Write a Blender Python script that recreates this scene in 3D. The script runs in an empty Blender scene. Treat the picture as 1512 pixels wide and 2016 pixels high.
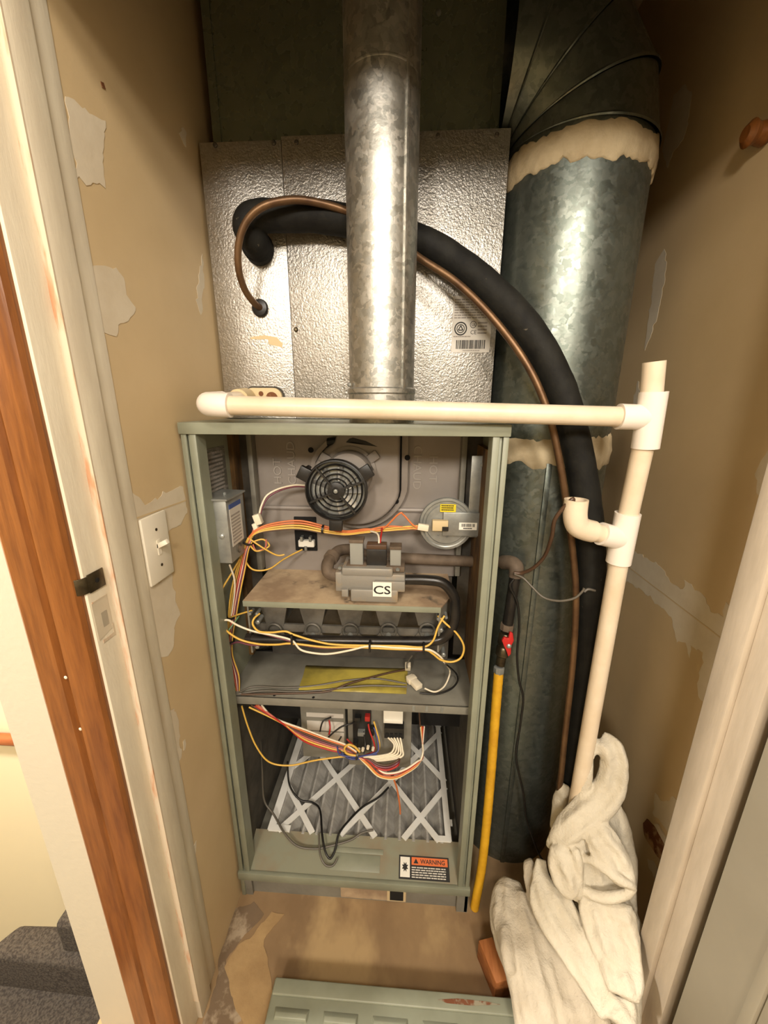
import bpy, bmesh, math, random
from mathutils import Vector, Matrix, noise
random.seed(7)
scn = bpy.context.scene
COL = scn.collection
# ------------------------------------------------------------------ scale, camera
S = 1.3                                   # one survey unit = 1.3 m
F = 758.5; PX, PY = 756.0, 1008.0
PITCH, YAW, ROLL = math.radians(15.48), math.radians(3.37), math.radians(-.22)
CAM = Vector((.10, -.586, 1.042))
_fw = Vector((-math.sin(YAW)*math.cos(PITCH), math.cos(YAW)*math.cos(PITCH), -math.sin(PITCH)))
_r0 = Vector((math.cos(YAW), math.sin(YAW), 0)); _d0 = _fw.cross(_r0)
_rt = _r0*math.cos(ROLL) + _d0*math.sin(ROLL); _dn = -_r0*math.sin(ROLL) + _d0*math.cos(ROLL)
cd = bpy.data.cameras.new('camera'); cam = bpy.data.objects.new('camera', cd); COL.objects.link(cam)
cd.sensor_fit = 'VERTICAL'; cd.sensor_height = 36; cd.sensor_width = 27; cd.lens = F/2016*36; cd.clip_start = .01
_m = Matrix((_rt, -_dn, -_fw)).transposed().to_4x4(); _m.translation = CAM*S; cam.matrix_world = _m
scn.camera = cam
def lin(c): return tuple(((x/255)/12.92 if x/255 <= .04045 else ((x/255+.055)/1.055)**2.4) for x in c)
# ------------------------------------------------------------------ world, lights, exposure
w = bpy.data.worlds.new('world'); scn.world = w; w.use_nodes = True
w.node_tree.nodes['Background'].inputs[0].default_value = (.9, .81, .69, 1)
w.node_tree.nodes['Background'].inputs[1].default_value = .58
scn.view_settings.view_transform = 'Standard'; scn.view_settings.look = 'None'
scn.view_settings.exposure = -.1; scn.view_settings.gamma = 1; scn.view_settings.use_curve_mapping = False
def area(name, loc, target, size, power, color):
    l = bpy.data.lights.new(name, 'AREA'); l.shape = 'DISK'; l.size = size*S; l.energy = power; l.color = color
    o = bpy.data.objects.new(name, l); COL.objects.link(o); o.location = Vector(loc)*S
    d = (Vector(target)-Vector(loc)); o.rotation_euler = d.to_track_quat('-Z', 'Y').to_euler(); return o
area('hall_ceiling_light', (.30, -1.0, 1.83), (.12, .1, .6), .24, 21, (1, .91, .79))
area('hall_fill_light', (.46, -1.9, 1.75), (.12, .1, .8), .30, 34, (1, .91, .79))  # added unseen fill behind the camera, set for the coil case highlight
area('hall_fill_light', (-.38, -1.9, 1.70), (.12, .1, .8), .30, 37, (1, .91, .79))  # other half of the added fill, set to brighten the right wall
area('stairwell_light', (-1.25, -.35, 1.6), (-.9, .5, .5), .25, 110, (1, .93, .84))
# ------------------------------------------------------------------ materials
MATS = {}
def mat(name, c, rough=.6, metal=0, c2=None, scale=8, lo=.35, hi=.65, bump=0, bscale=60, detail=4, stretch=None, spec=.5, trans=0, c3=None, scale3=3, lo3=.5, hi3=.6, rvar=0):
    m = bpy.data.materials.new(name); m.use_nodes = True; nt = m.node_tree; N = nt.nodes; L = nt.links
    b = N['Principled BSDF']; b.inputs['Roughness'].default_value = rough; b.inputs['Metallic'].default_value = metal
    b.inputs['Specular IOR Level'].default_value = spec; b.inputs['Transmission Weight'].default_value = trans
    b.inputs['Base Color'].default_value = (*lin(c), 1)
    tc = N.new('ShaderNodeTexCoord'); mp = N.new('ShaderNodeMapping'); L.new(tc.outputs['Object'], mp.inputs[0])
    if stretch: mp.inputs['Scale'].default_value = stretch
    def ns(sc, det):
        n = N.new('ShaderNodeTexNoise'); n.inputs['Scale'].default_value = sc; n.inputs['Detail'].default_value = det; n.inputs['Roughness'].default_value = .6
        L.new(mp.outputs[0], n.inputs['Vector']); return n
    def ramp(src, a, z):
        r = N.new('ShaderNodeMapRange'); r.inputs[1].default_value = a; r.inputs[2].default_value = z; L.new(src, r.inputs[0]); return r.outputs[0]
    out = None
    if c2:
        n = ns(scale, detail); k = ramp(n.outputs['Fac'], lo, hi)
        x = N.new('ShaderNodeMix'); x.data_type = 'RGBA'; L.new(k, x.inputs[0]); x.inputs[6].default_value = (*lin(c), 1); x.inputs[7].default_value = (*lin(c2), 1); out = x.outputs[2]
        if rvar:
            rr = N.new('ShaderNodeMapRange'); rr.inputs[3].default_value = rough-rvar; rr.inputs[4].default_value = rough+rvar; L.new(k, rr.inputs[0]); L.new(rr.outputs[0], b.inputs['Roughness'])
    if c3:
        n = ns(scale3, 5); k = ramp(n.outputs['Fac'], lo3, hi3)
        x = N.new('ShaderNodeMix'); x.data_type = 'RGBA'; L.new(k, x.inputs[0])
        if out: L.new(out, x.inputs[6])
        else: x.inputs[6].default_value = (*lin(c), 1)
        x.inputs[7].default_value = (*lin(c3), 1); out = x.outputs[2]
    if out: L.new(out, b.inputs['Base Color'])
    if bump:
        n = ns(bscale, 3); bp = N.new('ShaderNodeBump'); bp.inputs['Strength'].default_value = bump; bp.inputs['Distance'].default_value = .002
        L.new(n.outputs['Fac'], bp.inputs['Height']); L.new(bp.outputs[0], b.inputs['Normal'])
    MATS[name] = m; return m
def spangle(name, c, c2, rough, rv, scale, bump, bscale, metal=.9, stain=None, stain_lo=.5, stain_hi=.62):
    """galvanised sheet: voronoi spangles drive colour and roughness"""
    m = mat(name, c, rough, metal, bump=bump, bscale=bscale); nt = m.node_tree; N = nt.nodes; L = nt.links; b = N['Principled BSDF']
    mp = [n for n in N if n.type == 'MAPPING'][0]
    no = N.new('ShaderNodeTexNoise'); no.inputs['Scale'].default_value = scale*.6; no.inputs['Detail'].default_value = 3; L.new(mp.outputs[0], no.inputs['Vector'])
    mx = N.new('ShaderNodeMix'); mx.data_type = 'VECTOR'; mx.inputs[0].default_value = .035; L.new(mp.outputs[0], mx.inputs[4]); L.new(no.outputs['Color'], mx.inputs[5])
    v = N.new('ShaderNodeTexVoronoi'); v.inputs['Scale'].default_value = scale; L.new(mx.outputs[1], v.inputs['Vector'])
    sp = N.new('ShaderNodeSeparateColor'); L.new(v.outputs['Color'], sp.inputs[0])
    x = N.new('ShaderNodeMix'); x.data_type = 'RGBA'; L.new(sp.outputs[0], x.inputs[0]); x.inputs[6].default_value = (*lin(c), 1); x.inputs[7].default_value = (*lin(c2), 1)
    out = x.outputs[2]
    rr = N.new('ShaderNodeMapRange'); rr.inputs[3].default_value = rough-rv; rr.inputs[4].default_value = rough+rv; L.new(sp.outputs[1], rr.inputs[0]); L.new(rr.outputs[0], b.inputs['Roughness'])
    if stain:
        n2 = N.new('ShaderNodeTexNoise'); n2.inputs['Scale'].default_value = 2.6; n2.inputs['Detail'].default_value = 5; L.new(mp.outputs[0], n2.inputs['Vector'])
        r2 = N.new('ShaderNodeMapRange'); r2.inputs[1].default_value = stain_lo; r2.inputs[2].default_value = stain_hi; r2.inputs[4].default_value = .7; L.new(n2.outputs['Fac'], r2.inputs[0])
        x2 = N.new('ShaderNodeMix'); x2.data_type = 'RGBA'; L.new(r2.outputs[0], x2.inputs[0]); L.new(out, x2.inputs[6]); x2.inputs[7].default_value = (*lin(stain), 1); out = x2.outputs[2]
    L.new(out, b.inputs['Base Color']); return m
tan_wall = mat('tan_wall_paint', (206, 182, 142), .5, c2=(199, 175, 135), scale=5, bump=.08, bscale=160)
mud = mat('joint_compound', (214, 202, 180), .8, c2=(204, 190, 166), scale=14, bump=.15, bscale=90)
hall_paint = mat('hall_wall_paint', (196, 188, 168), .7, bump=.15, bscale=120)
cream = mat('cream_wall_paint', (240, 226, 190), .7)
ceil_m = mat('ceiling_paint', (205, 195, 175), .8)
trim_w = mat('white_trim_paint', (222, 212, 190), .42, c2=(208, 196, 174), scale=6, stretch=(6, 6, 1), bump=.12, bscale=40)
trim_d = mat('shaded_trim_paint', (186, 172, 152), .5, c2=(172, 158, 138), scale=6, stretch=(6, 6, 1), bump=.12, bscale=40)  # same white as the left jamb, with shade put into the colour
rawwood = mat('bare_scraped_wood', (196, 146, 110), .8, c2=(206, 190, 166), scale=30, lo=.36, hi=.5, stretch=(2, 2, .3))
casing_m = mat('orange_stained_wood', (138, 84, 36), .36, c2=(104, 58, 22), scale=12, stretch=(8, 8, .7), lo=.3, hi=.7, bump=.1, bscale=40)
rail_m = mat('handrail_wood', (165, 95, 50), .45, c2=(140, 75, 38), scale=10, stretch=(.5, 6, 6))
carpet = mat('grey_carpet', (74, 68, 61), .95, c2=(52, 47, 43), scale=170, lo=.4, hi=.6, bump=1, bscale=260, spec=.1)
ply = mat('dusty_floor', (158, 130, 94), .75, c2=(132, 106, 76), scale=5, lo=.35, hi=.65, stretch=(1.2, .8, 1), c3=(178, 150, 108), scale3=3.4, lo3=.54, hi3=.66, bump=.25, bscale=70)
dustpatch = mat('pale_dust_crust', (178, 148, 104), .9, c2=(158, 128, 88), scale=12, bump=.6, bscale=70)
dirtpatch = mat('grey_floor_dirt', (120, 100, 78), .9, c2=(168, 150, 126), scale=22, lo=.5, hi=.62, bump=.5, bscale=70)
cab = mat('grey_green_enamel', (139, 142, 124), .42, c2=(128, 130, 112), scale=9, bump=.05, bscale=80)
cab_in = mat('dusty_grey_enamel', (130, 127, 116), .5, c2=(106, 101, 91), scale=9, lo=.4, hi=.7)
cab_floor = mat('dusty_green_pan', (132, 132, 112), .55, c2=(132, 112, 86), scale=5, lo=.52, hi=.7)
liner = mat('dark_insulation_liner', (60, 56, 48), .9, c2=(84, 78, 68), scale=14, bump=.5, bscale=80)
brown_liner = mat('amber_insulation_edge', (116, 84, 40), .9, c2=(60, 42, 22), scale=30, stretch=(1, 1, .3))
panel_m = mat('mauve_grey_panel', (150, 142, 135), .55, c2=(136, 127, 119), scale=6, metal=.15)
rustplate = mat('dusty_rusted_plate', (188, 164, 132), .85, c2=(150, 126, 100), scale=9, lo=.4, hi=.62, c3=(96, 84, 70), scale3=14, lo3=.6, hi3=.7, bump=.3, bscale=120)
darkmetal = mat('sooty_dark_steel', (70, 66, 60), .55, .4, c2=(96, 90, 80), scale=14, bump=.2, bscale=90)
burner_m = mat('aluminised_burner', (122, 118, 110), .5, .4, c2=(90, 86, 78), scale=14)
blackpipe = mat('black_iron_pipe', (30, 28, 27), .28, .3, c2=(48, 44, 40), scale=20)
ironfit = mat('dusty_iron_fitting', (116, 100, 84), .75, .2, c2=(86, 72, 58), scale=18, bump=.3, bscale=90)
valve_m = mat('cast_aluminium_valve', (142, 138, 130), .5, .3, c2=(160, 142, 118), scale=16, lo=.5, hi=.65, bump=.15, bscale=120)
clearp = mat('smoky_clear_plastic', (176, 176, 168), .2, 0, trans=.4)
blackp = mat('black_plastic', (22, 21, 20), .4, c2=(34, 32, 30), scale=30)
galv_bright = spangle('bright_galvanised_case', (186, 182, 175), (204, 200, 194), .37, .04, 110, .85, 215, metal=.88, stain=(104, 112, 100), stain_lo=.58, stain_hi=.72)
galv_pipe = spangle('galvanised_vent_pipe', (152, 152, 146), (190, 187, 180), .44, .08, 95, .25, 60)
galv_duct = spangle('dull_galvanised_duct', (100, 107, 100), (118, 123, 116), .38, .08, 90, .2, 30, metal=.82)
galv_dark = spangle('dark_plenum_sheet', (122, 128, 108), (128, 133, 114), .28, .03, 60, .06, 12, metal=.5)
steel = mat('zinc_plated_steel', (162, 163, 158), .36, .5, c2=(136, 138, 134), scale=22)
copper = mat('aged_copper_tube', (118, 90, 62), .42, .6, c2=(84, 60, 42), scale=16, lo=.4, hi=.7)
foam = mat('black_foam_insulation', (22, 21, 19), .7, c2=(34, 33, 29), spec=.2, scale=26, bump=.3, bscale=110, c3=(120, 110, 92), scale3=60, lo3=.7, hi3=.76)
pvc_y = mat('aged_cream_pvc', (226, 210, 186), .36, c2=(216, 196, 168), scale=12)
pvc_w = mat('white_pvc_fitting', (236, 226, 214), .3)
mastic = mat('cream_duct_mastic', (196, 180, 148), .9, c2=(176, 158, 126), scale=20, bump=.9, bscale=60)
tan_plastic = mat('tan_port_plate', (206, 184, 142), .6)
hole = mat('black_hole', (14, 12, 10), .9)
white_sw = mat('white_switch_plastic', (232, 224, 206), .35)
brassy = mat('dark_brass_plate', (96, 86, 66), .35, .8, c2=(60, 52, 38), scale=40)
white_m = mat('white_paper', (232, 228, 216), .7)
silver_label = mat('pale_printed_label', (206, 200, 190), .6)
worn_label = mat('worn_silver_label', (96, 92, 84), .6, c2=(130, 126, 118), scale=30, stretch=(1, 1, 5), lo=.5, hi=.6)
ink = mat('black_ink', (34, 32, 30), .7)
greyink = mat('grey_ink', (150, 142, 134), .7)
orange_l = mat('orange_warning_ink', (222, 112, 56), .6)
yellow_l = mat('yellow_sticker', (226, 200, 30), .6)
blue_l = mat('blue_label_ink', (60, 80, 140), .6)
yellow_film = mat('yellow_instruction_sheet', (190, 172, 78), .35, c2=(140, 126, 64), scale=9, lo=.45, hi=.7)
yhose = mat('yellow_gas_hose', (222, 170, 40), .45, c2=(200, 146, 30), scale=20)
red_m = mat('red_valve_handle', (186, 36, 34), .4)
towel_m = mat('white_terry_towel', (212, 204, 186), .95, c2=(200, 190, 170), scale=14, bump=1, bscale=190, spec=.1)
towel_g = mat('greyed_terry_towel', (196, 186, 168), .95, c2=(178, 166, 146), scale=9, bump=1, bscale=190, spec=.1)
blockwood = mat('cedar_wood_offcut', (176, 112, 62), .65, c2=(150, 90, 46), scale=14, stretch=(8, 1, 8))
exposed = mat('bare_brown_board', (112, 66, 34), .8, c2=(176, 140, 100), scale=26, lo=.55, hi=.65)
filt_w = mat('white_filter_lattice', (240, 239, 234), .7, c2=(226, 223, 215), scale=10)
filt_g = mat('grey_filter_pleat', (190, 187, 180), .95, c2=(136, 132, 126), scale=9, lo=.3, hi=.7, stretch=(1, 3, 1))
rustm = mat('rust_streak', (112, 66, 40), .85, c2=(139, 132, 112), scale=40, lo=.5, hi=.6)
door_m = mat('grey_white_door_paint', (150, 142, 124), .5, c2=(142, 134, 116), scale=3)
WIRE = {k: mat(k+'_wire', c, .4) for k, c in dict(yellow=(214, 172, 78), orange=(204, 114, 62), white=(226, 214, 190), red=(170, 40, 34), purple=(112, 62, 74), blue=(56, 64, 120), green=(96, 128, 92), brown=(80, 58, 42), black=(26, 24, 22), grey=(96, 90, 80), pink=(190, 110, 96)).items()}
# ------------------------------------------------------------------ survey and mesh helpers
def s(x, y, X=None, Y=None, Z=None):
    """the point of a known plane (X, Y or Z) that was measured at this bearing"""
    d = _rt*((x-PX)/F) + _dn*((y-PY)/F) + _fw
    t = (X-CAM.x)/d.x if X is not None else (Y-CAM.y)/d.y if Y is not None else (Z-CAM.z)/d.z
    return CAM + d*t
def spline(P, n=8, closed=False):
    P = [Vector(p) for p in P]; out = []
    if len(P) < 3 and not closed: return P
    m = len(P)
    for i in range(m if closed else m-1):
        g = (lambda k: P[k % m]) if closed else (lambda k: P[min(max(k, 0), m-1)])
        a, b, c, d = g(i-1), g(i), g(i+1), g(i+2)
        for k in range(n):
            t = k/n; out.append(.5*((2*b)+(c-a)*t+(2*a-5*b+4*c-d)*t*t+(3*b-a-3*c+d)*t**3))
    if not closed: out.append(P[-1])
    return out
ORG = {}
class MB:
    def __init__(self): self.v = []; self.f = []
    def add(self, vs, fs):
        o = len(self.v); self.v += [Vector(q) for q in vs]; self.f += [tuple(i+o for i in q) for q in fs]; return self
    def box(self, x0, x1, y0, y1, z0, z1):
        return self.add([(x, y, z) for z in (z0, z1) for y in (y0, y1) for x in (x0, x1)], [(0, 2, 3, 1), (4, 5, 7, 6), (0, 1, 5, 4), (2, 6, 7, 3), (0, 4, 6, 2), (1, 3, 7, 5)])
    def hexa(self, b, t):   # four bottom corners, four top corners (same winding)
        return self.add(list(b)+list(t), [(3, 2, 1, 0), (4, 5, 6, 7), (0, 1, 5, 4), (1, 2, 6, 5), (2, 3, 7, 6), (3, 0, 4, 7)])
    def obox(self, c, size, ax, ay, az):
        c = Vector(c); ax, ay, az = [Vector(q).normalized()*k/2 for q, k in zip((ax, ay, az), size)]
        return self.hexa([c-ax-ay-az, c+ax-ay-az, c+ax+ay-az, c-ax+ay-az], [c-ax-ay+az, c+ax-ay+az, c+ax+ay+az, c-ax+ay+az])
    def tube(self, P, r, n=10, cap=True, closed=False):
        P = [Vector(p) for p in P]; m = len(P); R = r if isinstance(r, (list, tuple)) else [r]*m; o = len(self.v)
        t0 = (P[1]-P[0]).normalized(); u = t0.orthogonal().normalized(); pt = t0
        for i, p in enumerate(P):
            t = ((P[(i+1) % m]-P[i-1]) if closed else (P[min(i+1, m-1)]-P[max(i-1, 0)])).normalized()
            q = pt.rotation_difference(t); u = q @ u; u = (u-t*u.dot(t)).normalized(); pt = t; v = t.cross(u)
            for k in range(n):
                a = 2*math.pi*k/n; self.v.append(p+(u*math.cos(a)+v*math.sin(a))*R[i])
        for i in range(m if closed else m-1):
            for k in range(n):
                a = o+i*n+k; b = o+i*n+(k+1) % n; j = ((i+1) % m)*n; self.f.append((a, b, o+j+(k+1) % n, o+j+k))
        if cap and not closed:
            self.f.append(tuple(o+k for k in range(n))[::-1]); self.f.append(tuple(o+(m-1)*n+k for k in range(n)))
        return self
    def cyl(self, a, b, r, n=20, r1=None): return self.tube([a, b], [r, r if r1 is None else r1], n)
    def lathe(self, c, axis, prof, n=28, closed=True):   # prof: (radius, height along axis)
        c = Vector(c); ax = Vector(axis).normalized(); u = ax.orthogonal().normalized(); v = ax.cross(u); o = len(self.v)
        for r, h in prof:
            for k in range(n):
                a = 2*math.pi*k/n; self.v.append(c+ax*h+(u*math.cos(a)+v*math.sin(a))*max(r, 1e-5))
        for i in range(len(prof)-1):
            for k in range(n): self.f.append((o+i*n+k, o+i*n+(k+1) % n, o+(i+1)*n+(k+1) % n, o+(i+1)*n+k))
        if closed:
            self.f.append(tuple(o+k for k in range(n))[::-1]); self.f.append(tuple(o+(len(prof)-1)*n+k for k in range(n)))
        return self
    def prism(self, poly, d):   # polygon of 3-D points pushed along d
        d = Vector(d); p = [Vector(q) for q in poly]; m = len(p)
        return self.add(p+[q+d for q in p], [tuple(range(m))[::-1], tuple(range(m, 2*m))]+[(i, (i+1) % m, m+(i+1) % m, m+i) for i in range(m)])
    def ring(self, c, axis, r0, r1, h, n=32):   # flat annulus with thickness
        return self.lathe(c, axis, [(r0, 0), (r1, 0), (r1, h), (r0, h), (r0, 0)], n, False)
    def grid(self, G, closed_u=False):
        o = len(self.v); nu = len(G[0])
        for row in G: self.v += [Vector(q) for q in row]
        for i in range(len(G)-1):
            for k in range(nu if closed_u else nu-1): self.f.append((o+i*nu+k, o+i*nu+(k+1) % nu, o+(i+1)*nu+(k+1) % nu, o+(i+1)*nu+k))
        return self
    def build(self, name, m, parent=None, label=None, cat=None, group=None, kind=None, bevel=0, ang=35, seg=2):
        bm = bmesh.new(); vs = [bm.verts.new(q) for q in self.v]
        for q in self.f:
            try: bm.faces.new([vs[i] for i in q])
            except ValueError: pass
        bmesh.ops.recalc_face_normals(bm, faces=bm.faces)
        if bevel:
            e = [e for e in bm.edges if len(e.link_faces) == 2 and e.calc_face_angle(0) > .5]
            bmesh.ops.bevel(bm, geom=e, offset=bevel, segments=seg, profile=.5, affect='EDGES', clamp_overlap=True)
        if parent is not None: org = ORG[parent.name]
        else:
            q = [v.co for v in bm.verts]; org = Vector(((min(a.x for a in q)+max(a.x for a in q))/2, (min(a.y for a in q)+max(a.y for a in q))/2, min(a.z for a in q)))
        for v in bm.verts: v.co = (v.co-org)*S
        me = bpy.data.meshes.new(name); bm.to_mesh(me); bm.free(); me.materials.append(m)
        me.polygons.foreach_set('use_smooth', [True]*len(me.polygons)); me.set_sharp_from_angle(angle=math.radians(ang))
        o = bpy.data.objects.new(name, me); COL.objects.link(o); ORG[o.name] = org.copy()
        if parent is not None: o.parent = parent
        else: o.location = org*S
        tag(o, label, cat, group, kind); return o
def tag(o, label=None, cat=None, group=None, kind=None):
    for k, v in (('label', label), ('category', cat), ('group', group), ('kind', kind)):
        if v: o[k] = v
    return o
def thing(name, loc, label=None, cat=None, group=None, kind=None):
    o = bpy.data.objects.new(name, None); COL.objects.link(o); o.location = Vector(loc)*S; o.empty_display_size = .05; ORG[o.name] = Vector(loc); return tag(o, label, cat, group, kind)
def box(name, m, b, parent=None, bevel=0, **k): return MB().box(*b).build(name, m, parent, bevel=bevel, **k)
def text(name, body, m, parent, origin, right, up, height, depth=.0006, width=None, bold=0):
    """lettering as a real mesh lying on a surface"""
    cu = bpy.data.curves.new('lettering', 'FONT'); cu.body = body; cu.size = 1; cu.extrude = .5; cu.offset = bold; cu.resolution_u = 3
    t = bpy.data.objects.new('lettering', cu); COL.objects.link(t); dg = bpy.context.evaluated_depsgraph_get(); dg.update()
    me = t.evaluated_get(dg).to_mesh(); vs = [q.co.copy() for q in me.vertices]; fs = [tuple(p.vertices) for p in me.polygons]
    t.evaluated_get(dg).to_mesh_clear(); bpy.data.objects.remove(t); bpy.data.curves.remove(cu)
    x1 = max(q.x for q in vs); x0 = min(q.x for q in vs); y1 = max(q.y for q in vs); y0 = min(q.y for q in vs)
    R, U = Vector(right).normalized(), Vector(up).normalized(); Nn = R.cross(U); k = height/(y1-y0); kx = (width/(x1-x0)) if width else k
    out = MB(); out.add([Vector(origin)+R*(q.x-x0)*kx+U*(q.y-y0)*k+Nn*q.z*depth*2 for q in vs], fs)
    return out.build(name, m, parent, ang=20)
def wires(parent, specs):
    for colr, r, P in specs:
        MB().tube(spline(P, 7), r, 6).build('wire', WIRE[colr], parent, ang=80)
def sp(L, Y):   # list of (x, y[, Y]) bearings to points
    return [s(q[0], q[1], Y=(q[2] if len(q) > 2 else Y)) for q in L]
def lines(mb, o, R, U, w, h, n, fill=.9, thick=.0005, rnd=random):
    """rows of small print on a label"""
    o, R, U = Vector(o), Vector(R).normalized(), Vector(U).normalized(); Nn = R.cross(U)
    for i in range(n):
        y = h*(i+.25)/n; x = 0
        while x < w*fill:
            k = w*rnd.uniform(.05, .16); k = min(k, w*fill-x)
            a = o+R*x+U*y; hh = h/n*.5
            mb.prism([a, a+R*k*.85, a+R*k*.85+U*hh, a+U*hh], Nn*thick); x += k
    return mb
# ------------------------------------------------------------------ the setting
XL, XR, YB, ZC, FL = -.255, .58, .75, 1.87, -.02   # side walls, back wall, ceiling, floor level
st = dict(kind='structure')
floor = box('floor', ply, (-.43, 1.3, -2, YB+.05, -.06, FL), **st)
box('ceiling', ceil_m, (-2.2, 1.3, -2, YB+.05, ZC, ZC+.05), **st)
wall_left = box('wall_left', tan_wall, (-.33, XL, -.118, YB, FL, ZC), **st)
wall_right = box('wall_right', tan_wall, (XR, XR+.08, -.118, YB, FL, ZC), **st)
box('wall_back', tan_wall, (-.43, .8, YB, YB+.05, FL, ZC), **st)
box('wall_hall_left', hall_paint, (-.414, -.263, -.205, -.12, -.4, ZC), **st)
box('wall_hall_right', hall_paint, (.54, 1.3, -.2, -.12, FL, ZC), **st)
box('wall_front', hall_paint, (-.263, .54, -.205, -.12, 1.475, ZC), **st)
box('wall_hall_back', hall_paint, (-2.2, 1.3, -2.05, -2, -.4, ZC), **st)
box('wall_hall_side', hall_paint, (1.3, 1.35, -2, -.12, FL, ZC), **st)
box('wall_stairwell_back', cream, (-2.2, -.43, .5, .55, -2.4, ZC), **st)
box('wall_stairwell_side', cream, (-2.25, -2.2, -2, .55, -2.4, ZC), **st)
box('floor_stairwell', carpet, (-2.2, -.43, -2, .5, -2.45, -2.4), **st)
# left door frame
t = thing('trim_1', (XL, -.17, 0), 'white painted left door jamb with scraped bare wood stop', kind='structure')
MB().box(-.27, XL, -.215, -.118, FL, 1.46).build('jamb_board', trim_w, t, bevel=.001)
MB().box(XL-.002, -.2465, -.182, -.150, FL, 1.46).build('door_stop', trim_w, t, bevel=.0012)
MB().box(-.256, -.2462, -.1832, -.1815, .03, 1.46).build('scraped_edge', rawwood, t)
MB().box(XL-.002, -.2535, -.149, -.119, FL, 1.46).build('inner_strip', trim_w, t, bevel=.001)
box('latch_mortise', hole, (XL-.001, XL+.0006, -.203, -.194, .787, .806), t)
MB().prism([(XL+.0004, -.213, .823), (XL+.0004, -.190, .823), (XL+.0004, -.190, .780), (XL+.0004, -.213, .775)], (.0002, 0, 0)).build('mortise_recess', mud, t)
MB().box(XL+.0003, XL+.0009, -.208, -.189, .769, .773).box(XL+.0003, XL+.0009, -.191, -.189, .773, .785).box(XL+.0003, XL+.0009, -.212, -.190, .8225, .8245).build('torn_wood_edge', rawwood, t)
# header
t = thing('trim_2', (.13, -.17, 1.46), 'white painted head jamb above the closet opening', kind='structure')
MB().box(-.27, .54, -.215, -.118, 1.46, 1.478).build('head_board', trim_w, t)
MB().box(XL, .513, -.182, -.15, 1.452, 1.46).build('head_stop', trim_w, t)
# orange casing, moulded
t = thing('trim_3', (-.3, -.22, 0), 'orange stained wooden door casing left of the opening', kind='structure')
prof = [(-.340, -.205), (-.340, -.216), (-.334, -.220), (-.306, -.221), (-.302, -.2165), (-.298, -.2175), (-.292, -.2245), (-.268, -.226), (-.261, -.224), (-.2585, -.219), (-.2585, -.205)]
MB().prism([(a, b, FL) for a, b in prof], (0, 0, 1.54)).build('casing_board', casing_m, t, ang=25)
MB().box(-.34, .60, -.225, -.205, 1.512, 1.585).build('head_casing', casing_m, t, bevel=.003)
for dz in (.655, .73, .60):
    MB().lathe((-.30+.012*random.random(), -.2215, dz), (0, -1, .1), [(.0001, 0), (.0022, .0005), (.0012, .0012)], 8).build('paint_chip', mud, t)
t = thing('trim_4', (.52, -.17, 0), 'white painted right door jamb with door stop', kind='structure')
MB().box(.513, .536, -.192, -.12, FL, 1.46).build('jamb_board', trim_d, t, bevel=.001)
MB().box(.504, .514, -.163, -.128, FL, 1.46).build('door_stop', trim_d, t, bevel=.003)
MB().box(.5385, .542, -.205, -.19, FL, 1.46).build('hinge_gap_shade', liner, t)  # dark strip standing in for the shadow in the hinge gap
# the open closet door
t = thing('door_1', (.56, -.4, 0), 'grey white open closet door swung out at the right edge', kind='structure')
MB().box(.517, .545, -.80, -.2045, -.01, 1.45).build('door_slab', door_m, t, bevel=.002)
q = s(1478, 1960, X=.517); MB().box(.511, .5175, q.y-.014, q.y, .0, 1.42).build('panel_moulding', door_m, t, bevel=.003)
# joint compound on the walls, each smear a thin piece with its own outline
def smear(wall, X, pts, m=mud, thick=.0005, name='joint_compound_patch', jag=.004):
    P = [s(x, y, X=X) for x, y in pts]; out = []
    for i, p in enumerate(P):
        q = P[(i+1) % len(P)]; n = max(1, int((q-p).length/.006))
        for k in range(n):
            a = p.lerp(q, k/n)
            if k: a = a+Vector((0, noise.noise(a*60)*jag*1.6+noise.noise(a*170)*jag*.9, noise.noise(a*60+Vector((9, 3, 1)))*jag*1.6+noise.noise(a*170+Vector((2, 5, 1)))*jag*.9))
            out.append(a)
    d = 1 if X < 0 else -1
    MB().prism([a+Vector((d*.0001, 0, 0)) for a in out], (d*thick, 0, 0)).build(name, m, wall, ang=60)
for P in ([(128, 190), (166, 212), (207, 238), (203, 330), (207, 371), (178, 364), (150, 352)],
          [(180, 528), (205, 523), (228, 527), (243, 547), (248, 580), (266, 605), (252, 632), (232, 640), (228, 663), (205, 655), (195, 640)],
          [(250, 990), (258, 968), (272, 978), (285, 995), (318, 975), (360, 958), (368, 1010), (350, 1035), (330, 1048), (334, 1105), (310, 1150), (336, 1110), (345, 1185), (352, 1200), (338, 1280), (330, 1292), (312, 1290), (290, 1180)],
          [(330, 1400), (342, 1395), (352, 1425), (357, 1490), (350, 1530), (338, 1560)], [(372, 1690), (386, 1655), (384, 1690), (374, 1712)],
          [(352, 262), (360, 250), (367, 262), (366, 290)], [(385, 590), (398, 500), (402, 560), (395, 620)], [(360, 1460), (364, 1455), (364, 1475), (361, 1478)]):
    smear(wall_left, XL, P)
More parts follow.
